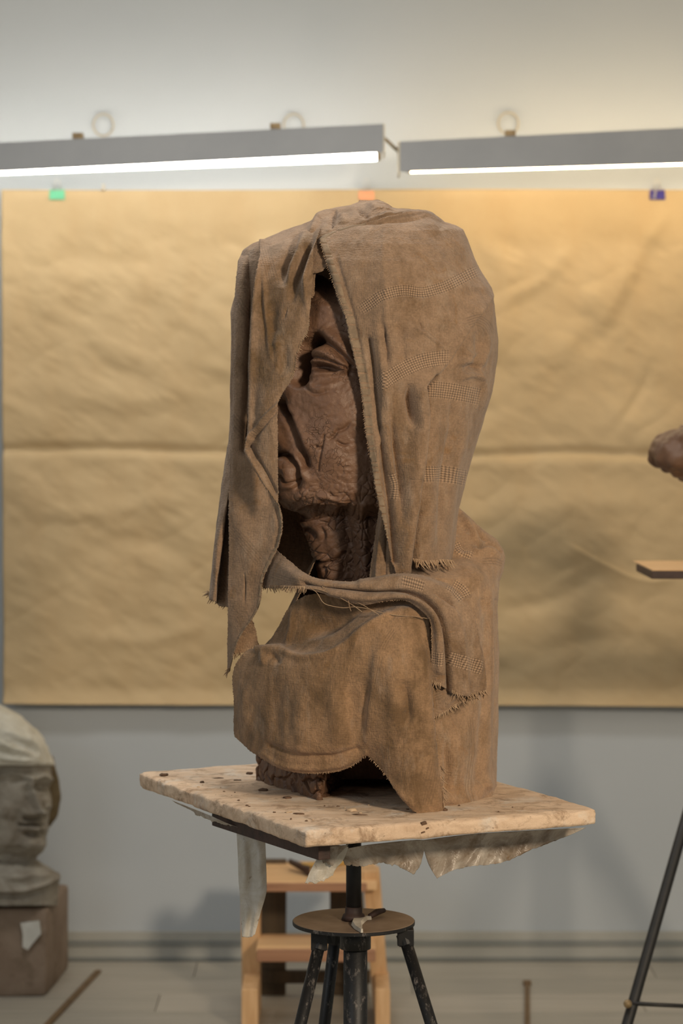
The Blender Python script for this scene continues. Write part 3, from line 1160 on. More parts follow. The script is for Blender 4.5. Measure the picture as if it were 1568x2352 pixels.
film_patch('film_shred', [
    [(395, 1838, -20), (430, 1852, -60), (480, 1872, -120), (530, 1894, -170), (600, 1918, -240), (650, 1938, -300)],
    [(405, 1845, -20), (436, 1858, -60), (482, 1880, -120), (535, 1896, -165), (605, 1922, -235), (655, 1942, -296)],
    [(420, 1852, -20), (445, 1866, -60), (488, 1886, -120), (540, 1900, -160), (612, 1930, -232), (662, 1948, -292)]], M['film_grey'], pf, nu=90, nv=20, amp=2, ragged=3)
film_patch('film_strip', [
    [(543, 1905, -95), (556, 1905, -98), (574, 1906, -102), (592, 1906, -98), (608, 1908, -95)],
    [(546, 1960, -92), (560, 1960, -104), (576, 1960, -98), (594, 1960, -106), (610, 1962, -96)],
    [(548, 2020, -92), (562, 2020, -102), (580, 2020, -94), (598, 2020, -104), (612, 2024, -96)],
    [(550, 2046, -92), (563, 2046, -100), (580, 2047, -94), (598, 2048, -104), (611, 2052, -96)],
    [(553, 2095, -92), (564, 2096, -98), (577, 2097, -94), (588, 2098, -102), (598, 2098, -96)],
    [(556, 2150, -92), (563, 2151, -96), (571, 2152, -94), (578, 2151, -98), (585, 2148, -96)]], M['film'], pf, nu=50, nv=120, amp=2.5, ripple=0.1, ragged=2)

# ------------------------------------------------------------------ the clay bust
cb = empty('clay_bust', P(860, 1820, 60), 'large brown clay head with half closed eye, showing through the parted cloth', 'sculpture')
cxl = T([(520, 840), (560, 740), (600, 680), (700, 622), (800, 604), (900, 596), (1000, 594), (1100, 600), (1140, 622), (1163, 650), (1178, 688), (1200, 700), (1240, 714), (1300, 732), (1345, 738), (1400, 730), (1500, 720), (1700, 730), (1790, 740)])
cxr = T([(520, 900), (560, 960), (600, 1010), (700, 1065), (800, 1088), (900, 1088), (1000, 1060), (1100, 1020), (1165, 985), (1200, 965), (1300, 950), (1400, 990), (1450, 1060), (1700, 1080), (1790, 1080)])
cRf = T([(520, 30), (560, 80), (600, 105), (640, 130), (675, 175), (705, 214), (760, 232), (800, 236), (850, 236), (900, 248), (1000, 250), (1080, 244), (1130, 236), (1158, 220), (1172, 180), (1186, 146), (1240, 134), (1300, 128), (1400, 130), (1500, 160), (1600, 90), (1790, 40)])
th = np.concatenate([np.linspace(-30, 10, 20), np.linspace(12, 178, 330), np.linspace(182, 325, 50)])[None, :] * math.pi / 180
Yc = np.concatenate([np.linspace(522, 600, 60), np.linspace(602, 1350, 480), np.linspace(1360, 1790, 60)])[:, None]
xc = (cxl(Yc) + cxr(Yc)) / 2
aa = (cxr(Yc) - cxl(Yc)) / 2
c_, s_ = np.cos(th), np.sin(th)
p_ = 0.88
X = xc + aa * np.sign(c_) * np.abs(c_) ** p_
Rb = 0.9 * cRf(Yc) + 20
D = 60 - np.where(s_ > 0, cRf(Yc), Rb) * np.sign(s_) * np.abs(s_) ** p_
Yf = np.broadcast_to(Yc, X.shape)
# turn of the face: its front looks to the left, so tilt depth with x
face = np.exp(-((Yf - 930) / 260.0) ** 4)
D = D + np.where(s_ > 0, face * (X - 760) * 0.10, 0)
G = np.stack([X, Yf, D], -1)
feat = [
    ([(700, 772), (722, 763), (748, 768), (775, 787), (800, 815), (815, 835)], 13, 15, 'P'),
    ([(705, 782), (735, 779), (765, 797), (795, 826), (806, 838)], 6, -13, 'P'),
    ([(684, 862), (688, 825), (700, 796), (720, 778)], 20, -60, 'P'),
    ([(704, 806), (728, 804), (758, 815), (790, 838)], 14, 26, 'P'),
    ([(700, 823), (728, 820), (760, 829), (795, 846)], 2.6, -7, 'P'),
    ([(704, 830), (735, 829), (765, 838), (797, 853)], 5, 10, 'P'),
    ([(708, 845), (735, 843), (760, 846), (778, 851)], 6.5, -24),
    ([(696, 862), (728, 861), (760, 859), (792, 856)], 6, 6, 'P'),
    ([(790, 838), (798, 852), (803, 866)], 4, -10),
    ([(700, 868), (725, 893), (760, 886), (790, 872)], 7, 4), ([(694, 880), (722, 905), (765, 898)], 4, -4),
    ([(715, 640), (735, 690), (770, 740)], 20, 8),
    ([(641, 925), (652, 948), (668, 975), (684, 1008), (696, 1042), (702, 1066)], 8.5, -26, 'P'),
    ([(662, 955), (690, 1000), (708, 1050)], 15, 12), ([(628, 960), (640, 1000), (655, 1035)], 12, 10),
    ([(664, 1035), (682, 1052), (700, 1092), (712, 1118)], 9, 11),
    ([(628, 1046), (650, 1044), (668, 1052), (682, 1072), (686, 1100), (684, 1118)], 6, -20, 'P'),
    ([(645, 1068), (662, 1082), (664, 1100)], 18, 17, 'P'),
    ([(640, 1098), (652, 1092), (664, 1104), (684, 1106)], 3.2, -9, 'P'),
    ([(646, 1108), (666, 1114), (690, 1118)], 6, 6), ([(640, 1130), (665, 1138), (700, 1136)], 16, 12, 'P'),
    ([(636, 1168), (668, 1167), (700, 1155), (730, 1150)], 6, 7, 'P'),
    ([(740, 900), (780, 930), (800, 960)], 45, 12, 'P'), ([(735, 1010), (775, 1050)], 40, 9, 'P'),
    ([(745, 1000), (740, 1030), (733, 1066), (731, 1080)], 2.4, -6, 'P'),
    ([(778, 983), (768, 1000), (754, 1010)], 3.5, -7), ([(805, 968), (792, 984), (770, 992)], 4, -7), ([(725, 1020), (732, 1028), (742, 1026)], 3, -8),
    ([(770, 1012), (790, 1022), (802, 1018)], 3, -7), ([(700, 1145), (740, 1140), (790, 1150), (812, 1145)], 7, 8), ([(705, 1160), (745, 1170), (790, 1160)], 6, -10),
    ([(755, 1130), (765, 1140), (780, 1142)], 3, -7), ([(760, 1160), (780, 1165), (800, 1160)], 5, 8),
    ([(712, 1190), (735, 1250), (755, 1310), (760, 1340)], 15, 20, 'P'),
    ([(700, 1175), (735, 1200), (770, 1260), (785, 1300)], 14, 12), ([(790, 1180), (800, 1250), (800, 1330)], 16, -18, 'P'),
    ([(830, 1170), (835, 1250), (840, 1330)], 16, 12, 'P'),
    ([(705, 1205), (725, 1210), (738, 1235)], 5, -9), ([(740, 1200), (752, 1225), (748, 1240)], 4, -8), ([(738, 1285), (765, 1290), (788, 1270)], 4, -13, 'P'),
    ([(750, 1290), (758, 1310), (755, 1330)], 4, -12), ([(775, 1290), (782, 1312), (776, 1335)], 5, -12),
]
W = to_world(G)
n = normals(W)
out = W - np.array([(850 - 784) / K, Y0 + 60 / K, 0])
if np.mean(n[..., 0] * out[..., 0] + n[..., 1] * out[..., 1]) < 0: n = -n
px, py = G[..., 0], G[..., 1]
front = np.clip((-n[..., 1] + 0.2) * 3, 0, 1)
h = strokes(px, py, feat) * front
# dried cracks and thumbed-on pellets on jaw and neck
seeds = []
for _ in range(330):
    seeds.append((RNG.uniform(610, 900), RNG.uniform(1060, 1360)))
for _ in range(45):
    seeds.append((RNG.uniform(610, 860), RNG.uniform(640, 1060)))
seeds = np.array(seeds)
wpx = px + 5 * vnoise(np.stack([px * 0.05, py * 0.05], -1)); wpy = py + 5 * vnoise(np.stack([px * 0.05 + 40, py * 0.05], -1))
msk = (px > 600) & (px < 900) & (py > 620) & (py < 1360) & (front > 0.3)
qx, qy = wpx[msk], wpy[msk]
dd = (qx[:, None] - seeds[None, :, 0]) ** 2 + ((qy[:, None] - seeds[None, :, 1]) * 0.9) ** 2
part = np.partition(dd, 1, axis=1)[:, :2]
f1, f2 = np.sqrt(part[:, 0]), np.sqrt(part[:, 1])
ed = f2 - f1
low = np.clip((qy - 1050) / 120, 0, 1)
gate = np.clip(vnoise(np.stack([qx * 0.03, qy * 0.03], -1)) * 2.2 + 0.35 + low * 0.6, 0, 1)
hh = -(4.0 + 2.5 * low) * np.exp(-(ed / 1.8) ** 2) * gate * (0.12 + 0.60 * low)
hh += low * 2.0 * np.clip(1 - f1 / 14, 0, 1)
h[msk] += hh
h += 3.0 * fbm(np.stack([px * 0.02, py * 0.02, G[..., 2] * 0.02], -1), 3) + 0.8 * vnoise(np.stack([px * 0.15, py * 0.15], -1))
W = W + n * (h / K)[..., None]
me = grid_mesh('head', W)
o = link('head', me, M['clay'])
o.parent = cb; o.location = -cb.location

# base block of the bust: cracked clay
zb = ZB
c1 = on_board(733, 1838); c0 = on_board(585, 1790)
c1.z = c0.z = zb
back = c0 + (Vector((0.30, 0.02, 0)))
c2 = c1 + Vector((0.045, 0.20, 0))
htop = 0.062


def wall_grid(a, b, zt, nu, nv):
    U, V = np.meshgrid(np.linspace(0, 1, nu), np.linspace(0, 1, nv))
    X = a.x + (b.x - a.x) * U; Y = a.y + (b.y - a.y) * U; Z = zb + zt * (1 - V)
    return X, Y, Z, U, V


c3 = c0 + Vector((0.10, 0.12, 0))
c4 = c2 + Vector((0.16, 0.03, 0))
rim = [(c0, c1, 0.046), (c1, c2, 0.0), (c2, c4, 0.0), (c4, c3, 0.0)]
nu = 200
pts = []
for a, b, _ in rim:
    for k in range(nu):
        t = k / nu
        pts.append(a + (b - a) * t)
pts = np.array([p[:] for p in pts])
# round the corners by smoothing the loop
for _ in range(14):
    pts = 0.5 * pts + 0.25 * np.roll(pts, 1, 0) + 0.25 * np.roll(pts, -1, 0)
cen = pts.mean(0)
nrm = pts - cen; nrm[:, 2] = 0; nrm /= np.linalg.norm(nrm, axis=1, keepdims=True)
tt = np.roll(pts, -1, 0) - np.roll(pts, 1, 0)
nn = np.stack([tt[:, 1], -tt[:, 0], np.zeros(len(tt))], -1)
nn /= np.linalg.norm(nn, axis=1, keepdims=True) + 1e-9
if np.mean((nn * nrm).sum(1)) < 0: nn = -nn
arc = np.concatenate([[0], np.cumsum(np.linalg.norm(np.diff(pts, axis=0), axis=1))])
rows = []
hv = 0.070
for zf in np.linspace(0, 1, 60):
    rows.append(pts + np.array([0, 0, hv * zf]))
B = np.stack(rows)
AR = np.broadcast_to(arc, B.shape[:2]); ZZ = B[..., 2] - zb
sd = np.stack([RNG.uniform(0, arc[-1], 200), RNG.uniform(-0.01, 0.08, 200)], -1)
wa = AR + 0.004 * vnoise(np.stack([AR * 60, ZZ * 60], -1)); wb = ZZ + 0.004 * vnoise(np.stack([AR * 60 + 9, ZZ * 60], -1))
ddx = (wa.reshape(-1, 1) - sd[None, :, 0]); ddy = (wb.reshape(-1, 1) - sd[None, :, 1]) * 0.85
part = np.partition(ddx ** 2 + ddy ** 2, 1, axis=1)[:, :2]
ed = (np.sqrt(part[:, 1]) - np.sqrt(part[:, 0])).reshape(AR.shape)
cell = np.argmin(ddx ** 2 + ddy ** 2, axis=1).reshape(AR.shape)
bulge = (np.sin(cell * 12.9898) * 43758.5453) % 1.0
off = -0.0085 * np.exp(-(ed / 0.0022) ** 2) + 0.006 * bulge + 0.0025 * fbm(np.stack([AR * 50, ZZ * 50], -1), 3)
B = B + nn[None] * off[..., None]
topz = 0.004 * fbm(np.stack([arc * 35, arc * 0], -1), 2)
B[-1, :, 2] += topz
inner = cen + (B[-1] - cen) * 0.9; inner[:, 2] = B[-1, :, 2] + 0.001
inner2 = np.broadcast_to(cen, inner.shape).copy(); inner2[:, 2] = zb + hv
B = np.concatenate([B, inner[None], inner2[None]])
me = grid_mesh('base_block', B, closed_u=True)
o = link('base_block', me, M['clay_block'])
o.parent = cb; o.location = -cb.location

# ------------------------------------------------------------------ the head cloth
hc = empty('head_cloth', P(850, 1300, 60), 'long frayed brown cloth draped over the clay head, its seam edges parted before the face', 'cloth')
rxl = T([(461, 826), (466, 822), (473, 805), (478, 768), (482, 750), (490, 738), (500, 724), (508, 712), (516, 692), (523, 670), (530, 650), (540, 628), (548, 610), (560, 582), (575, 560), (600, 547), (650, 543), (680, 541), (720, 534), (800, 531), (900, 530), (960, 530), (1030, 525), (1100, 515), (1170, 505), (1240, 495), (1300, 488), (1378, 480), (1400, 480)])
rxr = T([(461, 868), (466, 878), (473, 888), (480, 900), (484, 950), (490, 990), (500, 1006), (512, 1020), (521, 1045), (530, 1060), (550, 1070), (575, 1080), (620, 1103), (660, 1128), (700, 1134), (740, 1137), (780, 1142), (820, 1141), (850, 1137), (880, 1133), (900, 1130), (930, 1122), (960, 1111), (1000, 1098), (1030, 1090), (1080, 1077), (1130, 1062), (1165, 1052), (1200, 1048), (1290, 1044), (1400, 1040)])
rxh = T([(461, 1000), (495, 930), (505, 880), (512, 840), (522, 800), (532, 765), (543, 740), (549, 733), (562, 737), (585, 745), (606, 751), (640, 765), (696, 779), (728, 794), (779, 804), (855, 823), (935, 836), (1005, 842), (1078, 855), (1142, 865), (1206, 881), (1286, 899), (1318, 908)])
rxf = T([(461, 1030), (495, 965), (505, 920), (512, 885), (522, 845), (532, 812), (543, 785), (600, 765), (626, 735), (640, 680), (700, 660), (800, 610), (950, 592), (1030, 590), (1100, 572), (1250, 540), (1400, 530)])
rRf = T([(461, 8), (466, 30), (473, 70), (482, 110), (495, 145), (512, 180), (530, 205), (560, 235), (600, 258), (650, 274), (720, 284), (800, 290), (950, 296), (1050, 302), (1165, 300), (1318, 296)])
rRb = T([(461, 8), (473, 60), (495, 130), (530, 190), (600, 235), (700, 262), (850, 265), (950, 245), (1050, 205), (1165, 165), (1300, 150), (1400, 145)])
rpe = T([(461, 1.0), (900, 0.92), (1100, 0.85), (1165, 0.72), (1320, 0.62)])


def head_ring(u, Ybase):
    """u: 0 at the hem, 1 at the hidden end behind the left folds."""
    # columns defined by angle at mid height; bottom depends on column
    ybot = T([(0, 1318), (0.045, 1322), (0.05, 1320), (0.06, 1288), (0.12, 1293), (0.20, 1290), (0.28, 1292), (0.34, 1300), (0.45, 1345), (0.70, 1350), (0.80, 1376), (0.86, 1378), (0.92, 1392), (1, 1395)])(u)
    Yb = Ybase
    Y = np.where(Yb < 1100, Yb, 1100 + (Yb - 1100) * (ybot - 1100) / 300.0)
    xl, xr, xh, xf = rxl(Y), rxr(Y), rxh(Y), rxf(Y)
    xc = np.interp(Y, [461, 520, 600, 900, 1165, 1400], [848, 850, 838, 832, 800, 770])
    ar, al = np.maximum(xr - xc, 3), np.maximum(xc - xl, 3)
    p = rpe(Y)
    def ang(x):
        a = np.where(x > xc, ar, al)
        c = np.clip((x - xc) / a, -0.98, 0.98)
        return np.arccos(np.sign(c) * np.abs(c) ** (1 / p))
    th0 = ang(xh)
    th1 = ang(xf) - 2 * math.pi
    # u warp: front 0..0.30, around the back 0.30..0.80
    k = np.interp(u, [0, 0.34, 0.74, 1.0], [0, 1, 2, 3])
    ta = np.where(k < 1, th0 * (1 - k), np.where(k < 2, -math.pi * (k - 1), -math.pi + (th1 + math.pi) * (k - 2)))
    c, s = np.cos(ta), np.sin(ta)
    left = np.clip((-c + 0.15) / 0.9, 0, 1)
    Rf = rRf(Y) * (1 - 0.33 * left ** 0.8)
    R = np.where(s > 0, Rf, rRb(Y))
    x = xc + np.where(c > 0, ar, al) * np.sign(c) * np.abs(c) ** p
    d = 60 - R * np.sign(s) * np.abs(s) ** p
    # the end that runs under the hem is pushed back
    under = np.clip((k - 2.6) / 0.4, 0, 1) * np.clip((640 - Y) / 60, 0, 1)
    d = d + 20 * under
    d = d + 70 * np.clip((k - 2.52) / 0.08, 0, 1) * np.clip((Y - 950) / 60, 0, 1)
    return np.stack([x, Y, d], -1)


uu = np.concatenate([np.linspace(0, 0.34, 230), np.linspace(0.3425, 0.735, 110), np.linspace(0.74, 1.0, 120)])
vv = np.concatenate([np.linspace(461, 530, 60), np.linspace(531.5, 1400, 390)])
UU, VV = np.meshgrid(uu, vv)
G = head_ring(UU, VV)
rf = [
    ([(845, 780), (855, 860), (866, 960), (880, 1060), (892, 1160), (905, 1290)], 6.5, -18, 'P'),
    ([(862, 700), (872, 790), (884, 880), (893, 960), (905, 1080), (918, 1200), (925, 1310)], 10, 10),
    ([(878, 740), (886, 800), (890, 850)], 7, -15), ([(893, 930), (902, 1010), (912, 1100), (920, 1220)], 7.5, -24),
    ([(918, 740), (925, 790), (928, 850)], 9, -7), ([(940, 880), (938, 920), (944, 965), (947, 990)], 8, -32),
    ([(960, 905), (955, 960), (945, 1050), (935, 1150), (930, 1310)], 14, 13, 'P'),
    ([(1035, 822), (1005, 855), (980, 880), (970, 893), (973, 925), (972, 960), (962, 1040), (949, 1130), (941, 1230), (938, 1330)], 44, 30, 'S'),
    ([(1136, 672), (1100, 712), (1065, 760), (1043, 800), (1030, 830)], 34, 20, 'S'),
    ([(1002, 864), (984, 884), (978, 900), (980, 925), (979, 960), (969, 1040), (956, 1130), (949, 1230), (946, 1330)], 4.5, -20, 'P'),
    ([(958, 1180), (952, 1240), (950, 1300)], 8, -24, 'P'),
    ([(1000, 905), (998, 1000), (985, 1100), (985, 1200), (980, 1290)], 16, 8), ([(1040, 900), (1032, 1000), (1012, 1120), (1005, 1280)], 7, -8),
    ([(1060, 910), (1060, 1000), (1040, 1100), (1030, 1200), (1028, 1290)], 12, 10),
    ([(1108, 740), (1118, 790), (1100, 850), (1112, 900), (1105, 950)], 8, 10), ([(1092, 760), (1100, 800), (1085, 850)], 9, -11),
    ([(1060, 850), (1085, 840), (1110, 850)], 8, -12), ([(1050, 872), (1080, 862), (1110, 872)], 6, 9), ([(1060, 800), (1080, 815), (1110, 812)], 7, 7),
    ([(1030, 838), (1075, 830), (1100, 838)], 8, 8),
    ([(820, 510), (860, 504), (910, 496), (960, 494), (1010, 510)], 5, 9), ([(812, 518), (860, 513), (920, 507), (980, 506)], 3.5, -7),
    ([(905, 487), (860, 478), (850, 463)], 14, 14), ([(812, 476), (830, 490), (850, 505)], 5, -9), ([(770, 480), (765, 505), (758, 528)], 5, -13), ([(785, 490), (790, 515)], 10, 8),
    ([(752, 480), (735, 500), (722, 530), (716, 560)], 10, 12), ([(740, 505), (722, 540), (708, 580)], 6, -11),
    ([(955, 480), (985, 500), (1000, 540)], 18, 8), ([(1020, 515), (1045, 545), (1062, 600)], 20, 8),
    ([(935, 745), (975, 765), (1010, 795), (1030, 812)], 4, 5), ([(960, 738), (968, 750), (965, 765)], 3, -6),
    ([(760, 600), (790, 700), (812, 800), (832, 900), (842, 1000)], 7, 4, 'P'), ([(775, 600), (805, 700), (826, 800), (845, 900)], 5, -4, 'P'),
    ([(700, 620), (860, 690), (980, 700)], 60, 5), ([(890, 690), (960, 695), (1040, 672)], 12, 5), ([(880, 780), (950, 800), (1020, 790)], 22, 6),
    ([(537, 620), (536, 760), (533, 900), (527, 1030)], 4, 4), ([(523, 1030), (512, 1150), (498, 1300), (490, 1375)], 8, 6, 'P'),
]
rb = [
    ([(822, 716), (850, 698), (882, 678), (925, 668), (969, 672), (1010, 662), (1035, 652), (1070, 634), (1104, 618)], 13, 'net'),
    ([(858, 896), (872, 884), (908, 858), (959, 833), (1000, 824), (1032, 822)], 17, 'net'),
    ([(972, 893), (1030, 898), (1104, 912)], 19, 'net'), ([(956, 1089), (1018, 1089), (1076, 1099)], 19, 'net'),
    ([(1060, 745), (1090, 735), (1112, 745), (1124, 770)], 14, 'line'), ([(862, 507), (910, 496), (970, 492), (1000, 498)], 9, 'line'),
    ([(898, 1085), (905, 1115), (903, 1150)], 9, 'net'),
    ([(488, 1310), (500, 1330), (520, 1362)], 14, 'line'),
]
main, Wm, nm = cloth('main_drape', G, M['cloth'], hc, rf, rb, noise=2.6, nscale=0.016)
hem(Wm, nm, (slice(45, 400), slice(0, 9)), M['hem'], hc)


def patch(rows, nu, nv):
    G = cr(np.array(rows, float), nv)
    return np.stack([cr(G[i], nu) for i in range(nv)])


G2 = patch([
    [(560, 578, 60), (575, 572, 50), (590, 566, 40), (600, 562, 35), (612, 558, 30)],
    [(546, 612, 0), (560, 608, -20), (575, 602, -15), (590, 600, -30), (605, 598, -40)],
    [(541, 700, -30), (552, 700, -50), (565, 700, -58), (580, 700, -60), (600, 700, -75)],
    [(538, 850, -45), (550, 850, -60), (563, 850, -66), (580, 850, -68), (605, 850, -85)],
    [(534, 950, -50), (546, 950, -66), (560, 950, -70), (580, 950, -75), (605, 950, -92)],
    [(531, 1030, -52), (545, 1030, -68), (562, 1030, -74), (585, 1030, -80), (612, 1030, -97)],
    [(528, 1110, -55), (548, 1110, -74), (572, 1110, -86), (600, 1110, -95), (628, 1120, -115)],
    [(527, 1190, -60), (555, 1190, -82), (585, 1190, -97), (615, 1190, -110), (648, 1190, -135)],
    [(526, 1250, -62), (553, 1250, -84), (582, 1250, -100), (612, 1250, -115), (640, 1250, -138)],
    [(525, 1320, -64), (545, 1320, -82), (565, 1320, -95), (587, 1322, -105), (607, 1325, -120)],
    [(524, 1400, -64), (542, 1400, -80), (560, 1400, -90), (578, 1398, -98), (594, 1396, -110)],
    [(523, 1470, -38), (530, 1470, -50), (537, 1470, -60), (543, 1470, -68), (549, 1468, -75)],
    [(523, 1540, -40), (524, 1541, -42), (525, 1542, -44), (526, 1543, -46), (528, 1538, -48)]], 90, 420)
sf = [([(588, 600), (579, 640), (573, 720), (568, 820), (568, 900), (567, 960), (562, 1030)], 9, -48, 'P'), ([(548, 620), (545, 800), (540, 1000), (540, 1200)], 7, 4), ([(632, 1170), (640, 1210), (630, 1255)], 5, -5, 'P'), ([(562, 1315), (563, 1345), (562, 1385)], 2.0, -6),
      ([(530, 1100), (560, 1240), (590, 1340)], 20, 5), ([(600, 1080), (612, 1130), (630, 1180)], 12, -8)]
sb = [([(529, 1210), (560, 1243), (600, 1292)], 13, 'line'), ([(532, 950), (548, 980), (566, 1010)], 12, 'line'), ([(548, 685), (556, 705), (566, 725)], 9, 'line')]
_, W2, n2 = cloth('side_fold', G2, M['cloth'], hc, sf, sb, noise=2.0)
hem(W2, n2, (slice(215, 400), slice(-1, -9, -1)), M['hem'], hc)

G3 = patch([
    [(598, 554, 34), (640, 538, 34), (690, 523, 34), (722, 512, 24), (745, 506, 14)],
    [(600, 592, -70), (632, 577, -72), (672, 563, -92), (704, 555, -108), (728, 552, -118)],
    [(588, 640, -108), (622, 640, -115), (662, 640, -138), (698, 640, -152), (720, 626, -158)],
    [(580, 720, -118), (612, 720, -130), (650, 720, -150), (690, 720, -165), (711, 715, -165)],
    [(578, 760, -120), (605, 765, -135), (640, 768, -155), (678, 768, -170), (707, 758, -172)],
    [(574, 820, -120), (597, 822, -135), (630, 822, -158), (660, 820, -170), (681, 813, -172)],
    [(575, 880, -120), (597, 880, -135), (625, 878, -158), (650, 870, -168), (672, 866, -170)],
    [(574, 940, -122), (588, 938, -130), (606, 934, -150), (624, 928, -160), (640, 922, -162)],
    [(570, 1000, -126), (584, 1000, -135), (602, 1000, -155), (622, 1000, -165), (638, 1000, -168)],
    [(562, 1028, -132), (582, 1050, -142), (600, 1064, -160), (620, 1074, -170), (638, 1082, -174)],
    [(566, 1040, -122), (588, 1084, -156), (604, 1110, -168), (624, 1137, -174), (639, 1160, -177)]], 150, 360)
ff = [
    ([(602, 560), (592, 630), (584, 720), (579, 870), (575, 1010)], 8, 8, 'P'),
    ([(612, 560), (606, 620), (608, 700), (618, 790), (628, 850)], 6, 6), ([(600, 640), (602, 720), (612, 800)], 7, -5),
    ([(690, 535), (668, 580), (650, 620), (645, 660)], 11, -20), ([(705, 530), (685, 575), (668, 620), (664, 650)], 10, 13),
    ([(722, 525), (708, 570), (690, 610), (676, 655), (668, 700)], 9, -20), ([(732, 540), (722, 580), (706, 640), (700, 700)], 9, 14),
    ([(715, 600), (704, 660), (708, 740)], 7, 7), ([(660, 705), (655, 720), (652, 735)], 3, -4), ([(630, 690), (622, 740), (632, 790)], 14, -10),
    ([(650, 790), (648, 830), (660, 860)], 16, -12), ([(630, 760), (640, 810), (636, 860)], 9, 9),
    ([(640, 926), (610, 960), (585, 990), (564, 1020)], 4, 7, 'P'), ([(646, 932), (616, 966), (592, 996), (572, 1024)], 4, -5, 'P'),
    ([(575, 1025), (595, 1060), (615, 1095), (632, 1130)], 5, -9, 'P'), ([(566, 1035), (590, 1080), (612, 1118), (636, 1155)], 4, 5, 'P'),
    ([(600, 880), (604, 930), (600, 980)], 20, 6)]
fb = [([(606, 560), (620, 620), (632, 670), (645, 715), (660, 765)], 14, 'line'), ([(584, 865), (592, 890), (604, 918)], 11, 'line'), ([(575, 985), (590, 1005)], 7, 'line')]
_, W3, n3 = cloth('front_fold', G3, M['cloth_stained'], hc, ff, fb, noise=2.2)
hem(W3, n3, (slice(85, 250), slice(-1, -5, -1)), M['hem'], hc, lift=1.0)

G4 = patch([
    [(572, 1418, -72), (578, 1424, -70), (582, 1430, -68)],
    [(548, 1462, -50), (567, 1460, -50), (588, 1452, -50)],
    [(536, 1502, -40), (566, 1496, -42), (594, 1482, -45)]], 40, 50)
cloth('back_corner', G4, M['cloth_pale'], hc, noise=1.0)
GI = patch([[(872, 1150, -188), (886, 1150, -196), (905, 1150, -200)], [(864, 1210, -186), (884, 1210, -204), (908, 1210, -206)],
            [(856, 1270, -188), (880, 1270, -208), (912, 1270, -208)], [(846, 1340, -190), (878, 1340, -212), (920, 1340, -212)]], 40, 120)
cloth('inner_fold', GI, M['cloth'], hc, [([(880, 1190), (872, 1260), (866, 1330)], 5, 6, 'P'), ([(888, 1190), (884, 1330)], 5, -8, 'P')], noise=1.0)
# small torn pieces in the top of the opening
G5 = patch([[(722, 612, -60), (740, 606, -70), (765, 604, -82)], [(719, 624, -58), (740, 624, -68), (768, 630, -80)], [(718, 628, -56), (742, 634, -66), (757, 646, -76)]], 40, 30)
cloth('torn_piece', G5, M['cloth_pale'], hc, noise=0.6)
G5 = patch([[(716, 622, -120), (721, 622, -122), (725, 624, -124)], [(712, 655, -118), (717, 656, -120), (722, 650, -122)], [(714, 684, -116), (717, 684, -118), (722, 676, -120)]], 16, 50)
cloth('torn_piece', G5, M['cloth_pale'], hc, noise=0.6)
fringe([(482, 1370, 55), (495, 1374, 40), (510, 1380, 20), (522, 1388, 0)], M['thread'], hc, direction=(-0.25, 1, 0), length=(8, 22), seed=3, every=1.6)
fringe([(478, 1360, 60), (484, 1368, 55)], M['thread'], hc, direction=(-0.8, 0.5, 0), length=(8, 18), seed=4, every=1.5)
fringe([(948, 1286, -205), (980, 1291, -205), (1015, 1288, -190), (1040, 1290, -140)], M['thread'], hc, direction=(0.25, 1, 0), length=(14, 28), seed=5, every=2.4, r=1.3)
fringe([(536, 1498, -42), (560, 1496, -42), (592, 1480, -45)], M['thread'], hc, direction=(-0.1, 1, 0), length=(8, 24), seed=6, every=1.8)
fringe([(528, 1535, -50), (522, 1545, -50)], M['thread'], hc, direction=(-0.4, 1, 0), length=(8, 20), seed=7, every=1.6, r=0.8)
fringe([(705, 760, -172), (692, 782, -172), (682, 812, -172)], M['thread'], hc, direction=(0.5, 0.8, 0), length=(3, 9), seed=8, every=1.8, r=0.5)
fringe([(680, 820, -172), (676, 850, -170), (668, 868, -170)], M['thread'], hc, direction=(0.8, 0.5, 0), length=(2, 6), seed=9, every=2.2, r=0.5)
fringe([(736, 560, -202), (760, 640, -220), (794, 728, -232), (823, 855, -234), (842, 1005, -230), (865, 1142, -215), (908, 1318, -210)], M['thread'], hc, direction=(-0.7, 0.7, 0), length=(1, 5), seed=10, every=3.5, r=0.45, curl=2)
fringe([(563, 1034, -122), (600, 1105, -162), (638, 1160, -178)], M['thread'], hc, direction=(-0.3, 0.8, 0), length=(2, 6), seed=12, every=2.6, r=0.5, curl=2)

# ------------------------------------------------------------------ shoulder cloth (right shoulder down to the board)
sc = empty('shoulder_cloth', P(1050, 1840, -100), 'brown cloth wrapped over the shoulder and falling to the board in a smooth column', 'cloth')
sxl = T([(1165, 780), (1250, 740), (1330, 694), (1385, 668), (1430, 650), (1465, 626), (1485, 606), (1500, 598), (1560, 600), (1700, 640), (1870, 660)])
sxr = T([(1165, 1052), (1175, 1062), (1185, 1073), (1215, 1106), (1240, 1141), (1262, 1156), (1280, 1160), (1310, 1155), (1335, 1146), (1400, 1143), (1500, 1143), (1620, 1143), (1700, 1143), (1800, 1140), (1840, 1132), (1870, 1128)])
sRf = T([(1165, 30), (1200, 70), (1240, 105), (1280, 150), (1300, 195), (1330, 255), (1370, 285), (1450, 305), (1600, 320), (1750, 332), (1870, 345)])
sRb = T([(1165, 60), (1240, 120), (1300, 180), (1400, 220), (1700, 230), (1870, 230)])


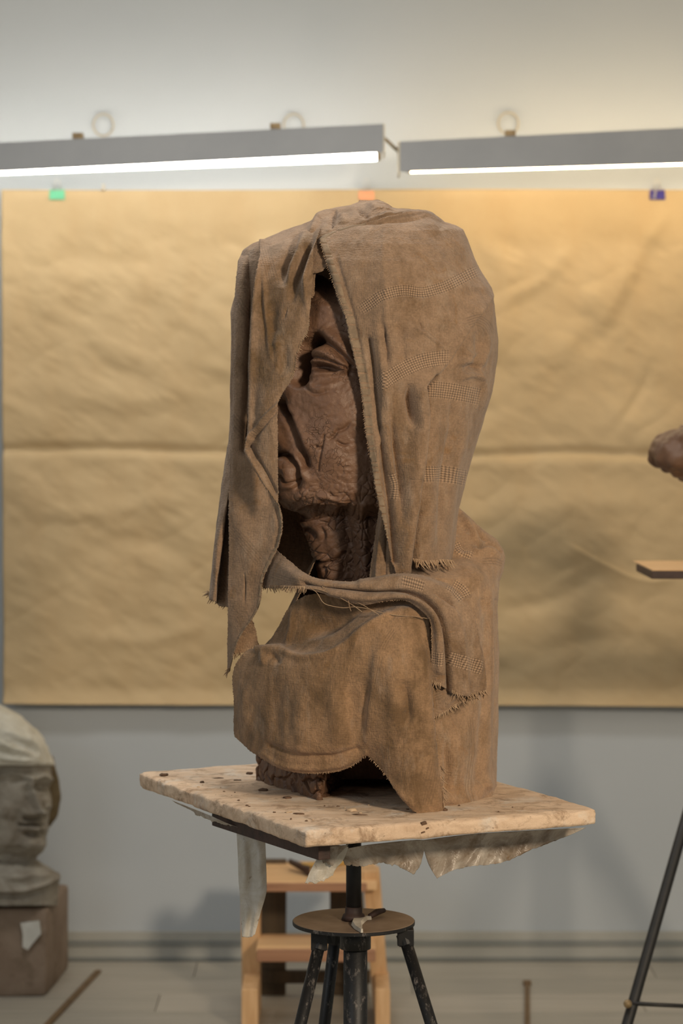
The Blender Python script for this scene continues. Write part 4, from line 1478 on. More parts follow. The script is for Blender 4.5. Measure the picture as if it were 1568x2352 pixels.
def shoulder(u, v):
    # bottom follows the board
    k = np.interp(u, [0, 0.40, 0.85, 1.0], [0, 1, 2, 3])
    ybot = np.interp(k, [0, 0.25, 0.45, 0.7, 1, 1.3, 2, 3], [1868, 1866, 1862, 1846, 1800, 1764, 1745, 1690])
    Y = 1165 + v * (ybot - 1165)
    xl, xr = sxl(Y), sxr(Y)
    xc = 870.0
    ar, al = xr - xc, xc - xl
    xh = np.interp(Y, [1165, 1300, 1690, 1740, 1800, 1870], [900, 860, 880, 930, 975, 1018])
    p = 0.86
    c = np.clip((xh - xc) / np.where(xh > xc, ar, al), -0.98, 0.98)
    th0 = np.arccos(np.sign(c) * np.abs(c) ** (1 / p))
    th1 = -math.pi * 1.12
    ta = np.where(k < 1, th0 * (1 - k), np.where(k < 2, -math.pi * (k - 1), -math.pi + (th1 + math.pi) * (k - 2)))
    c, s = np.cos(ta), np.sin(ta)
    R = np.where(s > 0, sRf(Y), sRb(Y))
    x = xc + np.where(c > 0, ar, al) * np.sign(c) * np.abs(c) ** p
    d = 60 - R * np.sign(s) * np.abs(s) ** p
    return np.stack([x, Y, d], -1)


UU, VV = np.meshgrid(np.concatenate([np.linspace(0, 0.40, 200), np.linspace(0.405, 1, 110)]), np.linspace(0, 1, 380))
G = shoulder(UU, VV)
shf = [
    ([(1100, 1258), (1125, 1250), (1140, 1256), (1152, 1268)], 5, -20, 'P'), ([(1085, 1266), (1120, 1266), (1150, 1285)], 12, 16),
    ([(1060, 1180), (1085, 1220), (1105, 1250)], 8, 12), ([(1075, 1195), (1100, 1225), (1125, 1245)], 5, -10), ([(1045, 1260), (1060, 1275), (1090, 1270)], 7, 6), ([(1050, 1300), (1090, 1320), (1120, 1350)], 20, 8),
    ([(1120, 1360), (1128, 1500), (1122, 1650), (1110, 1800)], 10, 7, 'P'), ([(1108, 1380), (1112, 1500), (1108, 1640), (1095, 1790)], 8, -6, 'P'),
    ([(1136, 1380), (1136, 1560), (1134, 1740)], 5, -5, 'P'), ([(1020, 1830), (1050, 1842), (1085, 1835), (1110, 1805)], 18, 14, 'P'),
    ([(1055, 1660), (1045, 1740), (1040, 1800)], 22, 9), ([(1022, 1700), (1028, 1780), (1022, 1840)], 8, -12),
    ([(1100, 1850), (1115, 1825), (1130, 1810)], 5, 8), ([(640, 1440), (655, 1470), (660, 1500)], 6, 8)]
shb = [([(1045, 1245), (1058, 1268), (1085, 1278)], 10, 'net'), ([(1105, 1290), (1135, 1290), (1155, 1296)], 8, 'line'), ([(1040, 1338), (1062, 1352), (1074, 1372)], 9, 'net'),
       ([(1078, 1640), (1082, 1720), (1070, 1850)], 9, 'line'), ([(1128, 1400), (1128, 1640), (1126, 1780)], 6, 'line')]
_, Ws, ns = cloth('column_drape', G, M['cloth_pale'], sc, shf, shb, noise=3.0, nscale=0.014)

# ------------------------------------------------------------------ lower front cloth
lc = empty('lower_cloth', P(955, 1865, -340), 'dark stained brown cloth sagging across the chest, one ragged corner touching the board', 'cloth')
G = patch([
    [(612, 1482, -80), (640, 1442, -120), (668, 1392, -150), (710, 1366, -185), (770, 1368, -205), (830, 1380, -220), (880, 1382, -230), (935, 1378, -238), (990, 1400, -240)],
    [(606, 1486, -95), (642, 1478, -140), (676, 1472, -172), (715, 1462, -190), (765, 1442, -208), (820, 1418, -226), (870, 1402, -242), (935, 1388, -258), (995, 1412, -255)],
    [(562, 1500, -120), (612, 1490, -165), (664, 1504, -215), (710, 1510, -250), (765, 1492, -272), (820, 1456, -284), (870, 1424, -290), (935, 1402, -294), (998, 1430, -284)],
    [(537, 1545, -90), (590, 1540, -165), (655, 1545, -228), (715, 1548, -268), (780, 1540, -290), (840, 1518, -300), (885, 1490, -310), (940, 1480, -318), (999, 1490, -292)],
    [(538, 1620, -74), (590, 1630, -160), (655, 1640, -225), (720, 1645, -268), (785, 1640, -288), (838, 1622, -292), (888, 1610, -315), (945, 1600, -328), (995, 1600, -302)],
    [(538, 1670, -70), (588, 1695, -155), (652, 1712, -222), (720, 1720, -262), (788, 1712, -280), (838, 1692, -284), (892, 1705, -314), (950, 1712, -332), (1000, 1710, -304)],
    [(539, 1690, -68), (590, 1736, -145), (653, 1768, -200), (735, 1777, -238), (800, 1764, -256), (845, 1736, -272), (900, 1796, -312), (956, 1868, -345), (1020, 1862, -312)]], 320, 300)
lf = [
    ([(592, 1492), (640, 1492), (668, 1505), (700, 1512), (750, 1504), (795, 1478), (840, 1442), (890, 1412)], 7, 9, 'P'),
    ([(672, 1395), (672, 1440), (655, 1490)], 6, 9), ([(690, 1400), (740, 1430), (800, 1400)], 24, -12), ([(700, 1450), (760, 1440), (830, 1400)], 14, -10),
    ([(690, 1482), (750, 1470), (800, 1440), (850, 1405)], 9, 7), ([(620, 1500), (632, 1512), (638, 1528)], 8, -8), ([(600, 1495), (606, 1512), (605, 1530)], 7, 8),
    ([(884, 1440), (872, 1500), (858, 1590), (848, 1660), (842, 1720)][::-1], 40, 13, 'sS'), ([(850, 1560), (840, 1620), (832, 1690)], 10, -8),
    ([(925, 1560), (935, 1610), (938, 1670)], 12, -14), ([(905, 1500), (908, 1600), (900, 1700)], 20, 9), ([(968, 1500), (975, 1600), (985, 1720), (1000, 1840)], 16, 9, 'P'),
    ([(992, 1430), (996, 1500), (994, 1600), (1003, 1700), (1015, 1780)], 4, -6, 'P'), ([(882, 1780), (930, 1830), (960, 1860)], 8, 6),
    ([(600, 1730), (650, 1758), (735, 1765), (800, 1752), (840, 1728)], 6, 5, 'P'), ([(620, 1715), (680, 1735), (760, 1740), (820, 1722)], 8, -8, 'P'),
    ([(560, 1560), (562, 1620), (568, 1690)], 14, 7), ([(640, 1560), (635, 1650), (640, 1720)], 16, -7), ([(690, 1560), (690, 1660), (690, 1740)], 18, 7),
    ([(760, 1540), (765, 1640), (765, 1740)], 16, 6), ([(800, 1540), (812, 1640), (815, 1720)], 18, -9),
    ([(960, 1380), (970, 1395), (992, 1425)], 8, 6), ([(900, 1420), (940, 1418), (985, 1424)], 1.6, 4)]
lb = [([(766, 1535), (764, 1620), (768, 1715)], 10, 'line'), ([(876, 1500), (868, 1560), (856, 1620), (850, 1680)], 10, 'line'), ([(640, 1545), (640, 1640), (648, 1720)], 10, 'line'),
      ([(905, 1445), (886, 1475), (878, 1495)], 10, 'line'), ([(556, 1560), (555, 1640), (556, 1680)], 8, 'line'), ([(800, 1460), (815, 1445)], 8, 'line'), ([(994, 1740), (985, 1800), (975, 1850)], 14, 'line')]
_, Wl, nl = cloth('sagging_front', G, M['cloth_dark'], lc, lf, lb, noise=2.6)
hem(Wl, nl, (slice(-1, -7, -1), slice(60, 315)), M['thread'], lc) if False else None
fringe([(590, 1733, -145), (653, 1766, -200), (735, 1776, -238), (800, 1762, -256), (842, 1737, -272)], M['thread'], lc, direction=(0.1, 1, 0), length=(2, 7), seed=20, every=3.0, r=0.7, curl=2)
fringe([(848, 1740, -274), (900, 1796, -312), (950, 1862, -342)], M['thread'], lc, direction=(-0.5, 0.8, 0), length=(3, 8), seed=21, every=3.0, r=0.7, curl=2)
fringe([(1012, 1760, -308), (1016, 1810, -312), (1018, 1845, -316)], M['thread'], lc, direction=(0.7, 1.0, 0), length=(8, 22), seed=22, every=3.0, r=0.7, curl=6)
fringe([(541, 1692, -68), (565, 1712, -100), (590, 1735, -145)], M['thread'], lc, direction=(-0.1, 1, 0), length=(2, 6), seed=23, every=3.0, r=0.6, curl=2)

# ------------------------------------------------------------------ sash across the front
sa = empty('sash', P(860, 1350, -270), 'narrow frayed brown cloth slung across the neck, its two fringed ends over the shoulder', 'cloth')
SR = [
    [(622, 1252, -90), (664, 1288, -160), (714, 1325, -228), (780, 1335, -248), (850, 1333, -262), (915, 1319, -272), (975, 1324, -266), (1040, 1350, -262), (1083, 1405, -262), (1103, 1480, -252), (1114, 1540, -248), (1116, 1592, -244)],
    [(614, 1290, -95), (655, 1312, -170), (708, 1333, -242), (775, 1343, -268), (845, 1346, -284), (905, 1342, -294), (965, 1347, -296), (1018, 1372, -296), (1054, 1430, -292), (1068, 1500, -282), (1076, 1550, -276), (1079, 1600, -272)],
    [(609, 1318, -95), (650, 1330, -170), (705, 1339, -244), (770, 1353, -270), (840, 1361, -288), (896, 1359, -298), (952, 1364, -304), (998, 1394, -312), (1024, 1440, -314), (1034, 1500, -308), (1037, 1545, -302), (1039, 1592, -296)],
    [(607, 1338, -92), (648, 1342, -168), (703, 1346, -244), (765, 1361, -266), (836, 1376, -282), (890, 1371, -294), (942, 1373, -304), (982, 1400, -314), (1006, 1440, -320), (1014, 1500, -314), (1016, 1540, -308), (1012, 1575, -302)],
    [(605, 1350, -90), (646, 1351, -165), (700, 1352, -240), (760, 1368, -256), (830, 1388, -270), (885, 1380, -282), (930, 1379, -292), (966, 1402, -304), (988, 1432, -312), (991, 1500, -308), (989, 1540, -304), (986, 1566, -300)]]
G = patch(SR, 420, 110)
saf = [
    ([(700, 1340), (780, 1352), (860, 1362), (930, 1360), (985, 1382), (1018, 1425), (1028, 1490), (1031, 1600)], 6, -24, 'P'),
    ([(990, 1358), (1030, 1378), (1055, 1410)], 5, -12), ([(830, 1340), (900, 1332), (970, 1336), (1030, 1360)], 10, 7, 'P'),
    ([(760, 1360), (830, 1372), (900, 1366), (950, 1370), (990, 1402), (1006, 1450), (1010, 1540)], 8, 6, 'P'),
    ([(1040, 1400), (1055, 1450), (1064, 1520), (1068, 1590)], 10, 8, 'P'), ([(1052, 1460), (1060, 1530), (1062, 1590)], 6, -7), ([(1095, 1480), (1102, 1560)], 8, 6),
    ([(640, 1290), (680, 1325), (715, 1342)], 12, 6), ([(700, 1338), (720, 1345), (760, 1352)], 4, -6)]
sab = [([(1030, 1512), (1065, 1522), (1108, 1535)], 16, 'net'), ([(992, 1512), (1018, 1514)], 15, 'net'), ([(920, 1336), (950, 1343), (975, 1350)], 9, 'net'), ([(620, 1318), (660, 1332), (700, 1340)], 9, 'line'),
       ([(1020, 1350), (1045, 1364), (1060, 1380)], 7, 'net')]
cloth('sash_band', G, M['cloth'], sa, saf, sab, noise=1.6)
G = patch([
    [(990, 1540, -275), (1030, 1540, -272), (1070, 1545, -262), (1100, 1550, -250)],
    [(989, 1600, -292), (1025, 1590, -286), (1062, 1585, -272), (1098, 1585, -258)],
    [(987, 1655, -298), (1018, 1640, -290), (1052, 1618, -278), (1096, 1604, -262)]], 70, 70)
cloth('under_layer', G, M['cloth'], sa, [([(1000, 1560), (1030, 1590), (1060, 1600)], 8, -8), ([(1010, 1630), (1040, 1600), (1070, 1590)], 8, 8)], [([(992, 1600), (1012, 1592)], 14, 'line')], noise=1.4)
fringe([(606, 1346, -92), (640, 1348, -160), (672, 1349, -225), (704, 1350, -242)], M['thread'], sa, direction=(0.02, 1, 0), length=(7, 20), seed=30, every=1.9, r=0.9)
fringe([(986, 1562, -302), (1012, 1572, -304)], M['thread'], sa, direction=(0.05, 1, 0), length=(10, 24), seed=31, every=2.0, r=0.9)
fringe([(1038, 1588, -298), (1060, 1594, -286), (1090, 1594, -270), (1116, 1588, -248)], M['thread'], sa, direction=(0.15, 1, 0), length=(8, 22), seed=32, every=2.2, r=0.9)
fringe([(987, 1652, -300), (1018, 1638, -292), (1052, 1616, -280), (1096, 1602, -264)], M['thread'], sa, direction=(0.25, 1, 0), length=(8, 20), seed=33, every=2.6, r=0.9)
fringe([(740, 1350, -256), (800, 1374, -264), (860, 1384, -278), (930, 1380, -292), (975, 1408, -306), (990, 1440, -312), (990, 1540, -304)], M['thread'], sa, direction=(0.1, 0.8, 0), length=(1, 5), seed=34, every=2.4, r=0.6, curl=2)
bm = bmesh.new()
for line in ([(712, 1350, -255), (728, 1362, -262), (742, 1384, -268), (762, 1392, -270), (790, 1396, -272), (815, 1394, -276), (850, 1400, -284), (870, 1412, -292)],
             [(712, 1350, -255), (740, 1356, -262), (775, 1370, -268), (800, 1378, -270), (830, 1388, -276), (862, 1408, -292)],
             [(800, 1378, -272), (802, 1392, -274), (806, 1404, -278)], [(780, 1372, -270), (810, 1390, -275), (832, 1406, -282)],
             [(850, 1400, -284), (900, 1412, -298), (950, 1416, -304), (990, 1422, -306)]):
    pts = [P(*q) for q in cr(line, 24)]
    tube(bm, pts, 0.8 / K, 5)
o = obj('loose_thread', bm, M['thread'], sa)
o['kind'] = 'stuff'

# ------------------------------------------------------------------ crumbs on the board
def crumb(px, py, w, d, hgt, mat, label, name='clay_crumb', cat='crumb', group='crumbs scattered on the board', rot=0.0, seed=0):
    p = on_board(px, py)
    bm = bmesh.new()
    bmesh.ops.create_icosphere(bm, subdivisions=2, radius=1.0)
    s = Vector((w / K / 2, d / K / 2, hgt / K / 2))
    for v in bm.verts:
        k = 1 + 0.28 * math.sin(v.co.x * 5 + seed) * math.cos(v.co.y * 4 + seed * 2) + 0.12 * math.sin(v.co.z * 9 + seed * 3)
        x, y = v.co.x * s.x * k, v.co.y * s.y * k
        v.co = Vector((x * math.cos(rot) - y * math.sin(rot), x * math.sin(rot) + y * math.cos(rot), max(v.co.z, -0.55) * s.z * k + 0.55 * s.z * 0.8))
    o = obj(name, bm, mat, None, True)
    o.location = p
    tag(o, label, cat, group)
    return o


crumb(376, 1782, 20, 26, 9, M['crumb'], 'round dark clay lump near the far corner of the board', seed=1)
crumb(464, 1798, 11, 12, 6, M['crumb'], 'small dark clay crumb between the board corner and the clay block', seed=2)
crumb(572, 1778, 16, 18, 8, M['crumb'], 'dark clay crumb beside the far end of the clay block', seed=3)
crumb(500, 1788, 28, 12, 3, M['crumb'], 'flat sliver of clay lying short of the clay block', seed=4, rot=0.3)
crumb(545, 1793, 18, 10, 4, M['crumb'], 'dark clay flake close to the clay block', seed=5)
crumb(808, 1862, 24, 22, 8, M['chip'], 'pale round plaster chip before the dark hollow', 'plaster_chip', 'chip', 'chips on the board', seed=6, rot=0.2)
crumb(826, 1872, 30, 8, 3, M['crumb'], 'thin dark splinter beside the pale chip', 'splinter', 'splinter', 'splinters on the board', seed=7, rot=-0.35)
crumb(686, 1870, 28, 10, 4, M['crumb'], 'dark splinter near the front corner of the board', 'splinter', 'splinter', 'splinters on the board', seed=8, rot=-0.3)
crumb(662, 1866, 18, 12, 4, M['chip'], 'small pale flake next to the dark splinter', 'plaster_chip', 'chip', 'chips on the board', seed=9, rot=0.9)
crumb(1020, 1862, 14, 14, 8, M['crumb'], 'dark clay crumb at the ragged corner of the cloth', seed=10)
crumb(604, 1816, 22, 18, 8, M['crumb'], 'clay crumb against the foot of the cracked clay block', seed=11)
crumb(660, 1834, 20, 16, 7, M['crumb'], 'clay crumb halfway along the foot of the cracked clay block', seed=12)
for k in range(26):
    rx = random.uniform(0, 1)
    px, py = (random.uniform(420, 720), 0)
    py = 1773 + (px - 317) * 0.33 - random.uniform(4, 26)
    if k > 12:
        px = random.uniform(720, 1200); py = random.uniform(1852, 1874) - (px - 720) * 0.02
    crumb(px, py, random.uniform(3, 8), random.uniform(4, 12), random.uniform(2, 4), M['crumb'] if k % 4 else M['chip'], 'tiny crumb of dried clay on the board', 'clay_speck', 'speck', 'tiny clay specks on the board', seed=k)

# ------------------------------------------------------------------ wooden step stool
sy = 6.18


def Sp(px, py, y): return Vector(P(px, py, y=y))


ss = empty('step_stool', (Sp(720, 2330, sy).x, sy, 0), 'small light pine step stool on the floor behind the modelling stand', 'stool')


def zf(py, y): return CAMZ - (py - HZ) * y / F


def post(name, x0, x1, xb0, xb1, yt, yb_, ztop, zbot, dep, mat, bev=0.004):
    """An upright between pixel columns x0..x1 at the top and xb0..xb1 at the foot."""
    a = [Vector(((xb0 - 784) * yb_ / F, yb_, zbot)), Vector(((xb1 - 784) * yb_ / F, yb_, zbot)), Vector(((xb1 - 784) * yb_ / F, yb_ + dep, zbot)), Vector(((xb0 - 784) * yb_ / F, yb_ + dep, zbot))]
    b = [Vector(((x0 - 784) * yt / F, yt, ztop)), Vector(((x1 - 784) * yt / F, yt, ztop)), Vector(((x1 - 784) * yt / F, yt + dep, ztop)), Vector(((x0 - 784) * yt / F, yt + dep, ztop))]
    bm = bmesh.new()
    hexa(bm, a, b, bev)
    return obj(name, bm, mat, ss)


zt_ = zf(1990, 6.10)
post('leg', 553, 597, 555, 598, 6.14, sy, zt_ - 0.012, 0.0, 0.07, M['pine_up'])
post('leg', 832, 872, 858, 896, 6.14, sy, zf(2000, 6.14), 0.0, 0.07, M['pine_up'])
post('leg', 598, 658, 598, 656, 6.36, 6.38, zt_ - 0.03, 0.0, 0.022, M['pine_shaded'])
post('leg', 757, 830, 757, 846, 6.36, 6.38, zt_ - 0.03, 0.0, 0.022, M['pine_shaded'])
bm = bmesh.new()
box(bm, Sp(597, 0, 6.12).x, Sp(866, 0, 6.12).x, 6.11, 6.40, zf(2024, 6.12) - 0.022, zf(2024, 6.12), 0.004)
obj('top_board', bm, M['pine_top'], ss)
bm = bmesh.new()
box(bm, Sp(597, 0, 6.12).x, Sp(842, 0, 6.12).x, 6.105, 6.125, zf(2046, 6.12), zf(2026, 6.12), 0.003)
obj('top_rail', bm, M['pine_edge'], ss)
bm = bmesh.new()
box(bm, Sp(590, 0, 6.08).x, Sp(862, 0, 6.08).x, 6.0, 6.20, zf(2180, 6.02) - 0.006, zf(2180, 6.02), 0.003)
obj('step', bm, M['pine_top'], ss)
bm = bmesh.new()
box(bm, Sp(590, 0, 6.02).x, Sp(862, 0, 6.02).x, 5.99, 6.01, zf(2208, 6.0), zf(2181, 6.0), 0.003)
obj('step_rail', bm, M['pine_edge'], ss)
bm = bmesh.new()
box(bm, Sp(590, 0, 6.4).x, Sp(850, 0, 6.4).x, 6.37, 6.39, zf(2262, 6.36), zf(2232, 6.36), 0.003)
obj('back_rail', bm, M['pine_shaded'], ss)
for s0, s1 in ((560, 597), (860, 893)):
    bm = bmesh.new()
    x0 = Sp(s0, 0, 6.15).x; x1 = Sp(s1, 0, 6.15).x
    box(bm, x0, x1, 5.995, 6.20, 0.0, zf(2250, 6.1), 0.003)
    obj('foot_block', bm, M['pine_up'], ss)

# hammer on the stool
ztop = zf(2024, 6.12)
hm = empty('hammer', (Sp(690, 0, 6.2).x, 6.22, ztop), 'dark headed tool with an ochre wooden handle lying on the step stool', 'tool')
bm = bmesh.new()
p0 = Sp(660, 0, 6.25); p1 = Sp(712, 0, 6.18)
hexa(bm, [(p0.x, 6.26, ztop + 0.020), (p0.x + 0.004, 6.24, ztop + 0.030), (p0.x + 0.004, 6.28, ztop + 0.030), (p0.x, 6.29, ztop + 0.018)][::1],
     [(p1.x, 6.17, ztop + 0.001), (p1.x, 6.17, ztop + 0.022), (p1.x, 6.21, ztop + 0.022), (p1.x, 6.21, ztop + 0.001)], 0.003)
obj('hammer_head', bm, M['bar'], hm)
bm = bmesh.new()
tube(bm, [(p1.x - 0.02, 6.22, ztop + 0.020), (Sp(780, 0, 6.26).x, 6.27, ztop + 0.019), (Sp(866, 0, 6.3).x, 6.33, ztop + 0.022)], [0.008, 0.009, 0.007], 12)
obj('handle', bm, M['handle'], hm, True)

# ------------------------------------------------------------------ plaster bust on its block (at the frame's edge)
by = 6.45
blk = empty('plaster_block', (P(-60, 2290, y=by)[0], 6.4, 0), 'square plaster plinth block standing on the floor under the plaster bust', 'plinth')
zt0 = zf(2087, 6.36)
bm = bmesh.new()
fx1 = (110 - 784) * 6.36 / F; bx1 = (150 - 784) * 6.62 / F
fx0 = fx1 - 0.40
a = [Vector((fx0, 6.36, 0)), Vector((fx1, 6.36, 0)), Vector((bx1, 6.70, 0)), Vector((fx0, 6.74, 0))]
b = [Vector((v.x, v.y, zt0)) for v in a]
a[1] = a[1] + Vector((-0.006, 0.006, 0)); 
hexa(bm, a, b, 0.012)
bmesh.ops.subdivide_edges(bm, edges=bm.edges[:], cuts=3, use_grid_fill=True)
lumpy(bm, 0.004, 14)
obj('block', bm, M['block'], blk, True)
bm = bmesh.new()
cxp, czp = (68 - 784) * 6.355 / F, zf(2150, 6.355)
pl = [(-0.024, 0.034), (0.026, 0.040), (0.030, 0.006), (0.006, -0.022), (-0.004, -0.036), (-0.018, -0.028), (-0.016, 0.006)]
ar_ = [Vector((cxp + p[0], 6.350, czp + p[1])) for p in pl]
hexa(bm, ar_, [v + Vector((0, 0.010, 0)) for v in ar_], 0.001)
o = obj('plaster_smear', bm, M['white_patch'], blk)
tag(o, 'white plaster smear')


KB = F / by


def ringmesh(name, tabs, ys, mat, parent, feats=(), fr_amp=1.0, exp=0.9, nz=2.0, th=None, cy=by, close=True):
    xl, xr, Rf, Rb = [T(t) for t in tabs]
    th = np.linspace(-170, 190, 240, endpoint=False)[None, :] * math.pi / 180 if th is None else th
    Y = np.asarray(ys)[:, None]
    xc, a = (xl(Y) + xr(Y)) / 2, (xr(Y) - xl(Y)) / 2
    c, s = np.cos(th), np.sin(th)
    X = xc + a * np.sign(c) * np.abs(c) ** exp
    D = -np.where(s > 0, Rf(Y), Rb(Y)) * np.sign(s) * np.abs(s) ** exp
    Yf = np.broadcast_to(Y, X.shape)
    def tw(X, Yf, D):
        yy = cy + D / KB
        return np.stack([(X - 784) * yy / F, yy, CAMZ - (Yf - HZ) * yy / F], -1)
    W = tw(X, Yf, D)
    n = normals(np.concatenate([W, W[:, :1]], 1))[:, :-1]
    out = W - W.mean(axis=1, keepdims=True)
    if np.mean((n * out).sum(-1)) < 0: n = -n
    front = np.clip((-n[..., 1] + 0.15) * 3, 0, 1)
    h = strokes(X, Yf, feats) * front + nz * fbm(np.stack([X * 0.03, Yf * 0.03, D * 0.03], -1), 3)
    W = W + n * (h / KB)[..., None]
    if close:
        for e in (0, -1):
            W = np.concatenate([W[:1].mean(axis=1, keepdims=True).repeat(W.shape[1], 1), W], 0) if e == 0 else np.concatenate([W, W[-1:].mean(axis=1, keepdims=True).repeat(W.shape[1], 1)], 0)
    me = grid_mesh(name, W, closed_u=True)
    o = link(name, me, mat)
    if parent is not None:
        o.parent = parent; o.location = -parent.location
    return o


pb = empty('plaster_bust', (P(-10, 2090, y=by)[0], by, zt0), 'weathered plaster bust of a hooded person with a stern face on the plaster block', 'sculpture')
bf = [
    ([(20, 1800), (48, 1792), (66, 1794)], 7, -8), ([(-10, 1786), (30, 1776), (62, 1786)], 8, 8, 'P'), ([(78, 1788), (98, 1782), (116, 1792)], 6, 12, 'P'),
    ([(78, 1806), (92, 1811), (108, 1808)], 7, -15, 'P'), ([(84, 1815), (100, 1818)], 5, 5),
    ([(68, 1788), (70, 1815), (78, 1842), (86, 1860)], 7, 20, 'P'), ([(58, 1800), (62, 1830), (66, 1855)], 8, -7),
    ([(60, 1868), (76, 1866), (90, 1864)], 8, 13, 'P'), ([(58, 1880), (78, 1884), (98, 1880)], 5, -12, 'P'), ([(52, 1890), (75, 1888), (96, 1890)], 4, 8), ([(46, 1896), (70, 1894), (96, 1896)], 3.5, -14, 'P'),
    ([(60, 1903), (78, 1904), (94, 1902)], 5, 12), ([(60, 1916), (78, 1918), (94, 1914)], 6, -13, 'P'), ([(66, 1938), (84, 1940)], 14, 14, 'P'),
    ([(40, 1860), (36, 1900), (48, 1930)], 9, -8), ([(104, 1830), (110, 1860)], 10, 7), ([(0, 1960), (30, 1968), (60, 1972)], 6, -8), ([(20, 1840), (10, 1880)], 20, 8)]
ringmesh('face', [
    [(1740, -60), (1800, -75), (1880, -70), (1930, -50), (1965, -30), (1990, -45), (2010, -60)],
    [(1740, 116), (1780, 119), (1800, 117), (1812, 113), (1830, 117), (1850, 119), (1870, 114), (1890, 111), (1905, 112), (1920, 107), (1940, 106), (1955, 98), (1968, 84), (1985, 84), (2010, 96)],
    [(1740, 100), (1800, 112), (1880, 118), (1940, 112), (1965, 80), (1985, 66), (2010, 70)],
    [(1740, 90), (1900, 90), (2010, 70)]], np.linspace(1742, 2010, 170), M['bust'], pb, bf)
# hood
hs = [([(-20, 1668), (30, 1690), (80, 1712), (118, 1742)], 10, 9), ([(10, 1690), (60, 1712), (90, 1735)], 6, -7), ([(-20, 1700), (40, 1722), (90, 1742)], 6, 7), ([(-20, 1720), (30, 1736), (70, 1742)], 5, -7), ([(-20, 1738), (40, 1744), (90, 1748)], 6, 7)]
ringmesh('hood', [
    [(1605, -70), (1625, -110), (1660, -140), (1760, -150)],
    [(1605, -35), (1622, 2), (1640, 38), (1655, 62), (1675, 84), (1695, 100), (1715, 110), (1735, 119), (1752, 126), (1762, 124)],
    [(1605, 30), (1625, 75), (1660, 120), (1700, 138), (1740, 142), (1762, 138)],
    [(1605, 30), (1660, 100), (1760, 120)]], np.linspace(1606, 1758, 90), M['bust_hood'], pb, hs, nz=3.5)
# hair at the side of the face
ringmesh('hair', [
    [(1735, 20), (1760, 20), (1800, 22), (1860, 30), (1895, 80), (1902, 100)],
    [(1735, 124), (1750, 127), (1762, 129), (1790, 132), (1830, 136), (1850, 136), (1875, 130), (1890, 122), (1902, 113)],
    [(1735, 60), (1800, 30), (1860, 22), (1902, 6)],
    [(1735, 60), (1800, 80), (1902, 20)]], np.linspace(1737, 1900, 90), M['hair'], pb, [([(126, 1760), (130, 1800), (134, 1850)], 4, 5)], nz=3.5, cy=by + 0.035)
# neck and collar
ringmesh('collar', [
    [(1975, -40), (2000, -75), (2030, -130), (2100, -140)],
    [(1975, 85), (1985, 98), (1995, 115), (2004, 136), (2012, 140), (2030, 138), (2055, 134), (2080, 132), (2100, 132)],
    [(1975, 60), (1990, 85), (2010, 112), (2040, 120), (2088, 112), (2100, 110)],
    [(1975, 60), (2010, 100), (2100, 100)]], np.concatenate([np.linspace(1977, 2012, 40), np.linspace(2014, 2080, 40)]), M['bust'], pb, [([(-20, 2044), (40, 2046), (90, 2036), (130, 2016)], 5, 9, 'P'), ([(-20, 2056), (50, 2058), (110, 2042)], 7, -8, 'P'), ([(0, 2010), (40, 2016), (90, 2005)], 8, 6)], nz=2.5)

# ------------------------------------------------------------------ second stand with a clay lump (at the frame's edge)
s2 = empty('tripod_stand', (P(1800, 2300, y=5.5)[0], 5.5, 0), 'black metal tripod stand with a small wooden shelf, partly in view', 'stand')
yb2 = 5.5
xs = (1475 - 784) * yb2 / F
zt2 = zf(1312, yb2 - 0.05)
top = Vector(((1790 - 784) * 5.5 / F, 5.5, zf(1330, 5.5)))
a = Vector(P(1556, 1945, y=5.3)); b = Vector(P(1440, 2352, y=5.12))
d = b - a
foot = a + d * ((a.z - 0.01) / -d.z)
up = a - d * ((zt2 - 0.30 - a.z) / d.z) * -1
up = a + d * ((zt2 - 0.25 - a.z) / d.z)
bm = bmesh.new()
tube(bm, [up, a, b, foot], 0.0118, 18)
obj('leg', bm, M['metal_black'], s2, True)
hub = Vector((up.x + 0.03, up.y + 0.03, up.z))
for ex, ey in ((0.55, -0.22), (0.35, 0.55)):
    bm = bmesh.new()
    tube(bm, [hub + Vector((0.02, 0.02, 0)), Vector((hub.x + ex, hub.y + ey, 0.01))], 0.0118, 14)
    obj('leg', bm, M['metal_black'], s2, True)
bm = bmesh.new()
tube(bm, [hub + Vector((0, 0, -0.45)), Vector((hub.x, hub.y, zt2 - 0.02))], 0.016, 18)
obj('post', bm, M['metal_black'], s2, True)
bm = bmesh.new()
lathe(bm, hub.x, hub.y, [(0.05, hub.z - 0.03), (0.05, hub.z + 0.01)], 24)
obj('hub', bm, M['metal_black'], s2)
q = Vector(P(1452, 2305, y=5.13)); q2 = Vector(P(1640, 2314, y=5.2))
bm = bmesh.new()
tube(bm, [q, q2], 0.0045, 10)
obj('brace', bm, M['metal_black'], s2, True)
bm = bmesh.new()
bmesh.ops.create_uvsphere(bm, u_segments=14, v_segments=8, radius=0.009)
bmesh.ops.translate(bm, verts=bm.verts, vec=Vector(P(1441, 2306, y=5.12)))
obj('knob', bm, M['brass'], s2, True)
bm = bmesh.new()
box(bm, xs, xs + 0.62, 5.34, 5.62, zf(1330, 5.34), zf(1312, 5.34), 0.002)
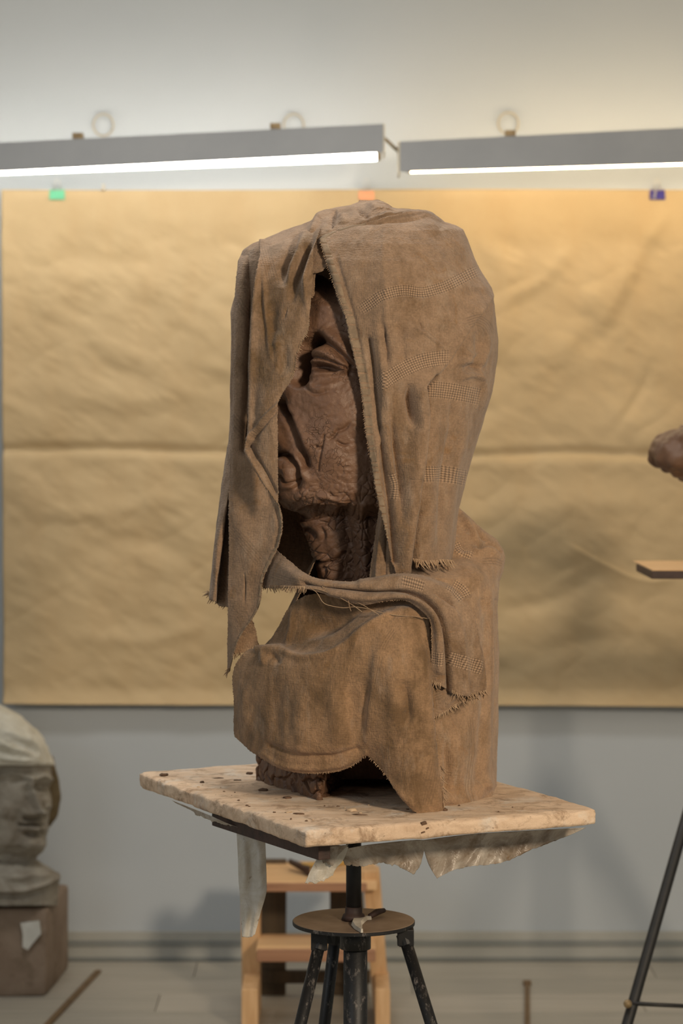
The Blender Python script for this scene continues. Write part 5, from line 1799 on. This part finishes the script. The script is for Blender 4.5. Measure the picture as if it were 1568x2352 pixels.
obj('shelf_frame', bm, M['bar'], s2)
bm = bmesh.new()
box(bm, xs + 0.002, xs + 0.62, 5.342, 5.70, zf(1312, 5.34) + 0.0005, zf(1309, 5.34), 0.001)
obj('shelf_board', bm, M['pine_top'], s2)

zsh = zf(1309, 5.34) + 0.001
cl = bmesh.new()
bmesh.ops.create_icosphere(cl, subdivisions=5, radius=1.0)
c_w = Vector(P(1660, 1036, y=5.52))
for v in cl.verts:
    u = v.co.copy()
    rx, ry = 0.165, 0.12
    if u.z > 0: rz = 0.068
    else: rz = 0.085
    v.co = Vector((c_w.x + u.x * rx, c_w.y + u.y * ry, c_w.z + u.z * rz - 0.03 * max(u.x, 0)))
lumpy(cl, 0.013, 30, 2)
lumpy(cl, 0.005, 90, 3)
kl = empty('clay_sketch', (c_w.x + 0.06, c_w.y, zsh), 'rough brown clay lump raised above the small shelf of the tripod stand', 'sculpture')
obj('clay_mass', cl, M['clay_block'], kl, True)
bm = bmesh.new()
tube(bm, [(c_w.x + 0.08, c_w.y, zsh), (c_w.x + 0.08, c_w.y, c_w.z)], [0.06, 0.05], 20)
lumpy(bm, 0.004, 40)
obj('neck', bm, M['clay_block'], kl, True)

# ------------------------------------------------------------------ laths on the floor
def on_floor(px, py, z=0.0):
    y = F * (CAMZ - z) / (py - HZ)
    return Vector(((px - 784) * y / F, y, z))


bm = bmesh.new()
bar(bm, on_floor(226, 2230, 0.004), on_floor(-20, 2490, 0.004), 0.016, 0.007, bev=0.001)
tag(obj('wooden_lath', bm, M['stick']), 'thin brown wooden lath lying on the floor beside the plaster block', 'lath', 'laths on the floor')
bm = bmesh.new()
bar(bm, on_floor(1210, 2258, 0.004), on_floor(1211, 2480, 0.004), 0.013, 0.007, bev=0.001)
bar(bm, on_floor(1201, 2257, 0.006), on_floor(1219, 2257, 0.006), 0.02, 0.010, bev=0.001)
tag(obj('wooden_lath', bm, M['stick']), 'thin brown wooden lath with a small crosspiece on the floor near the tripod leg', 'lath', 'laths on the floor')
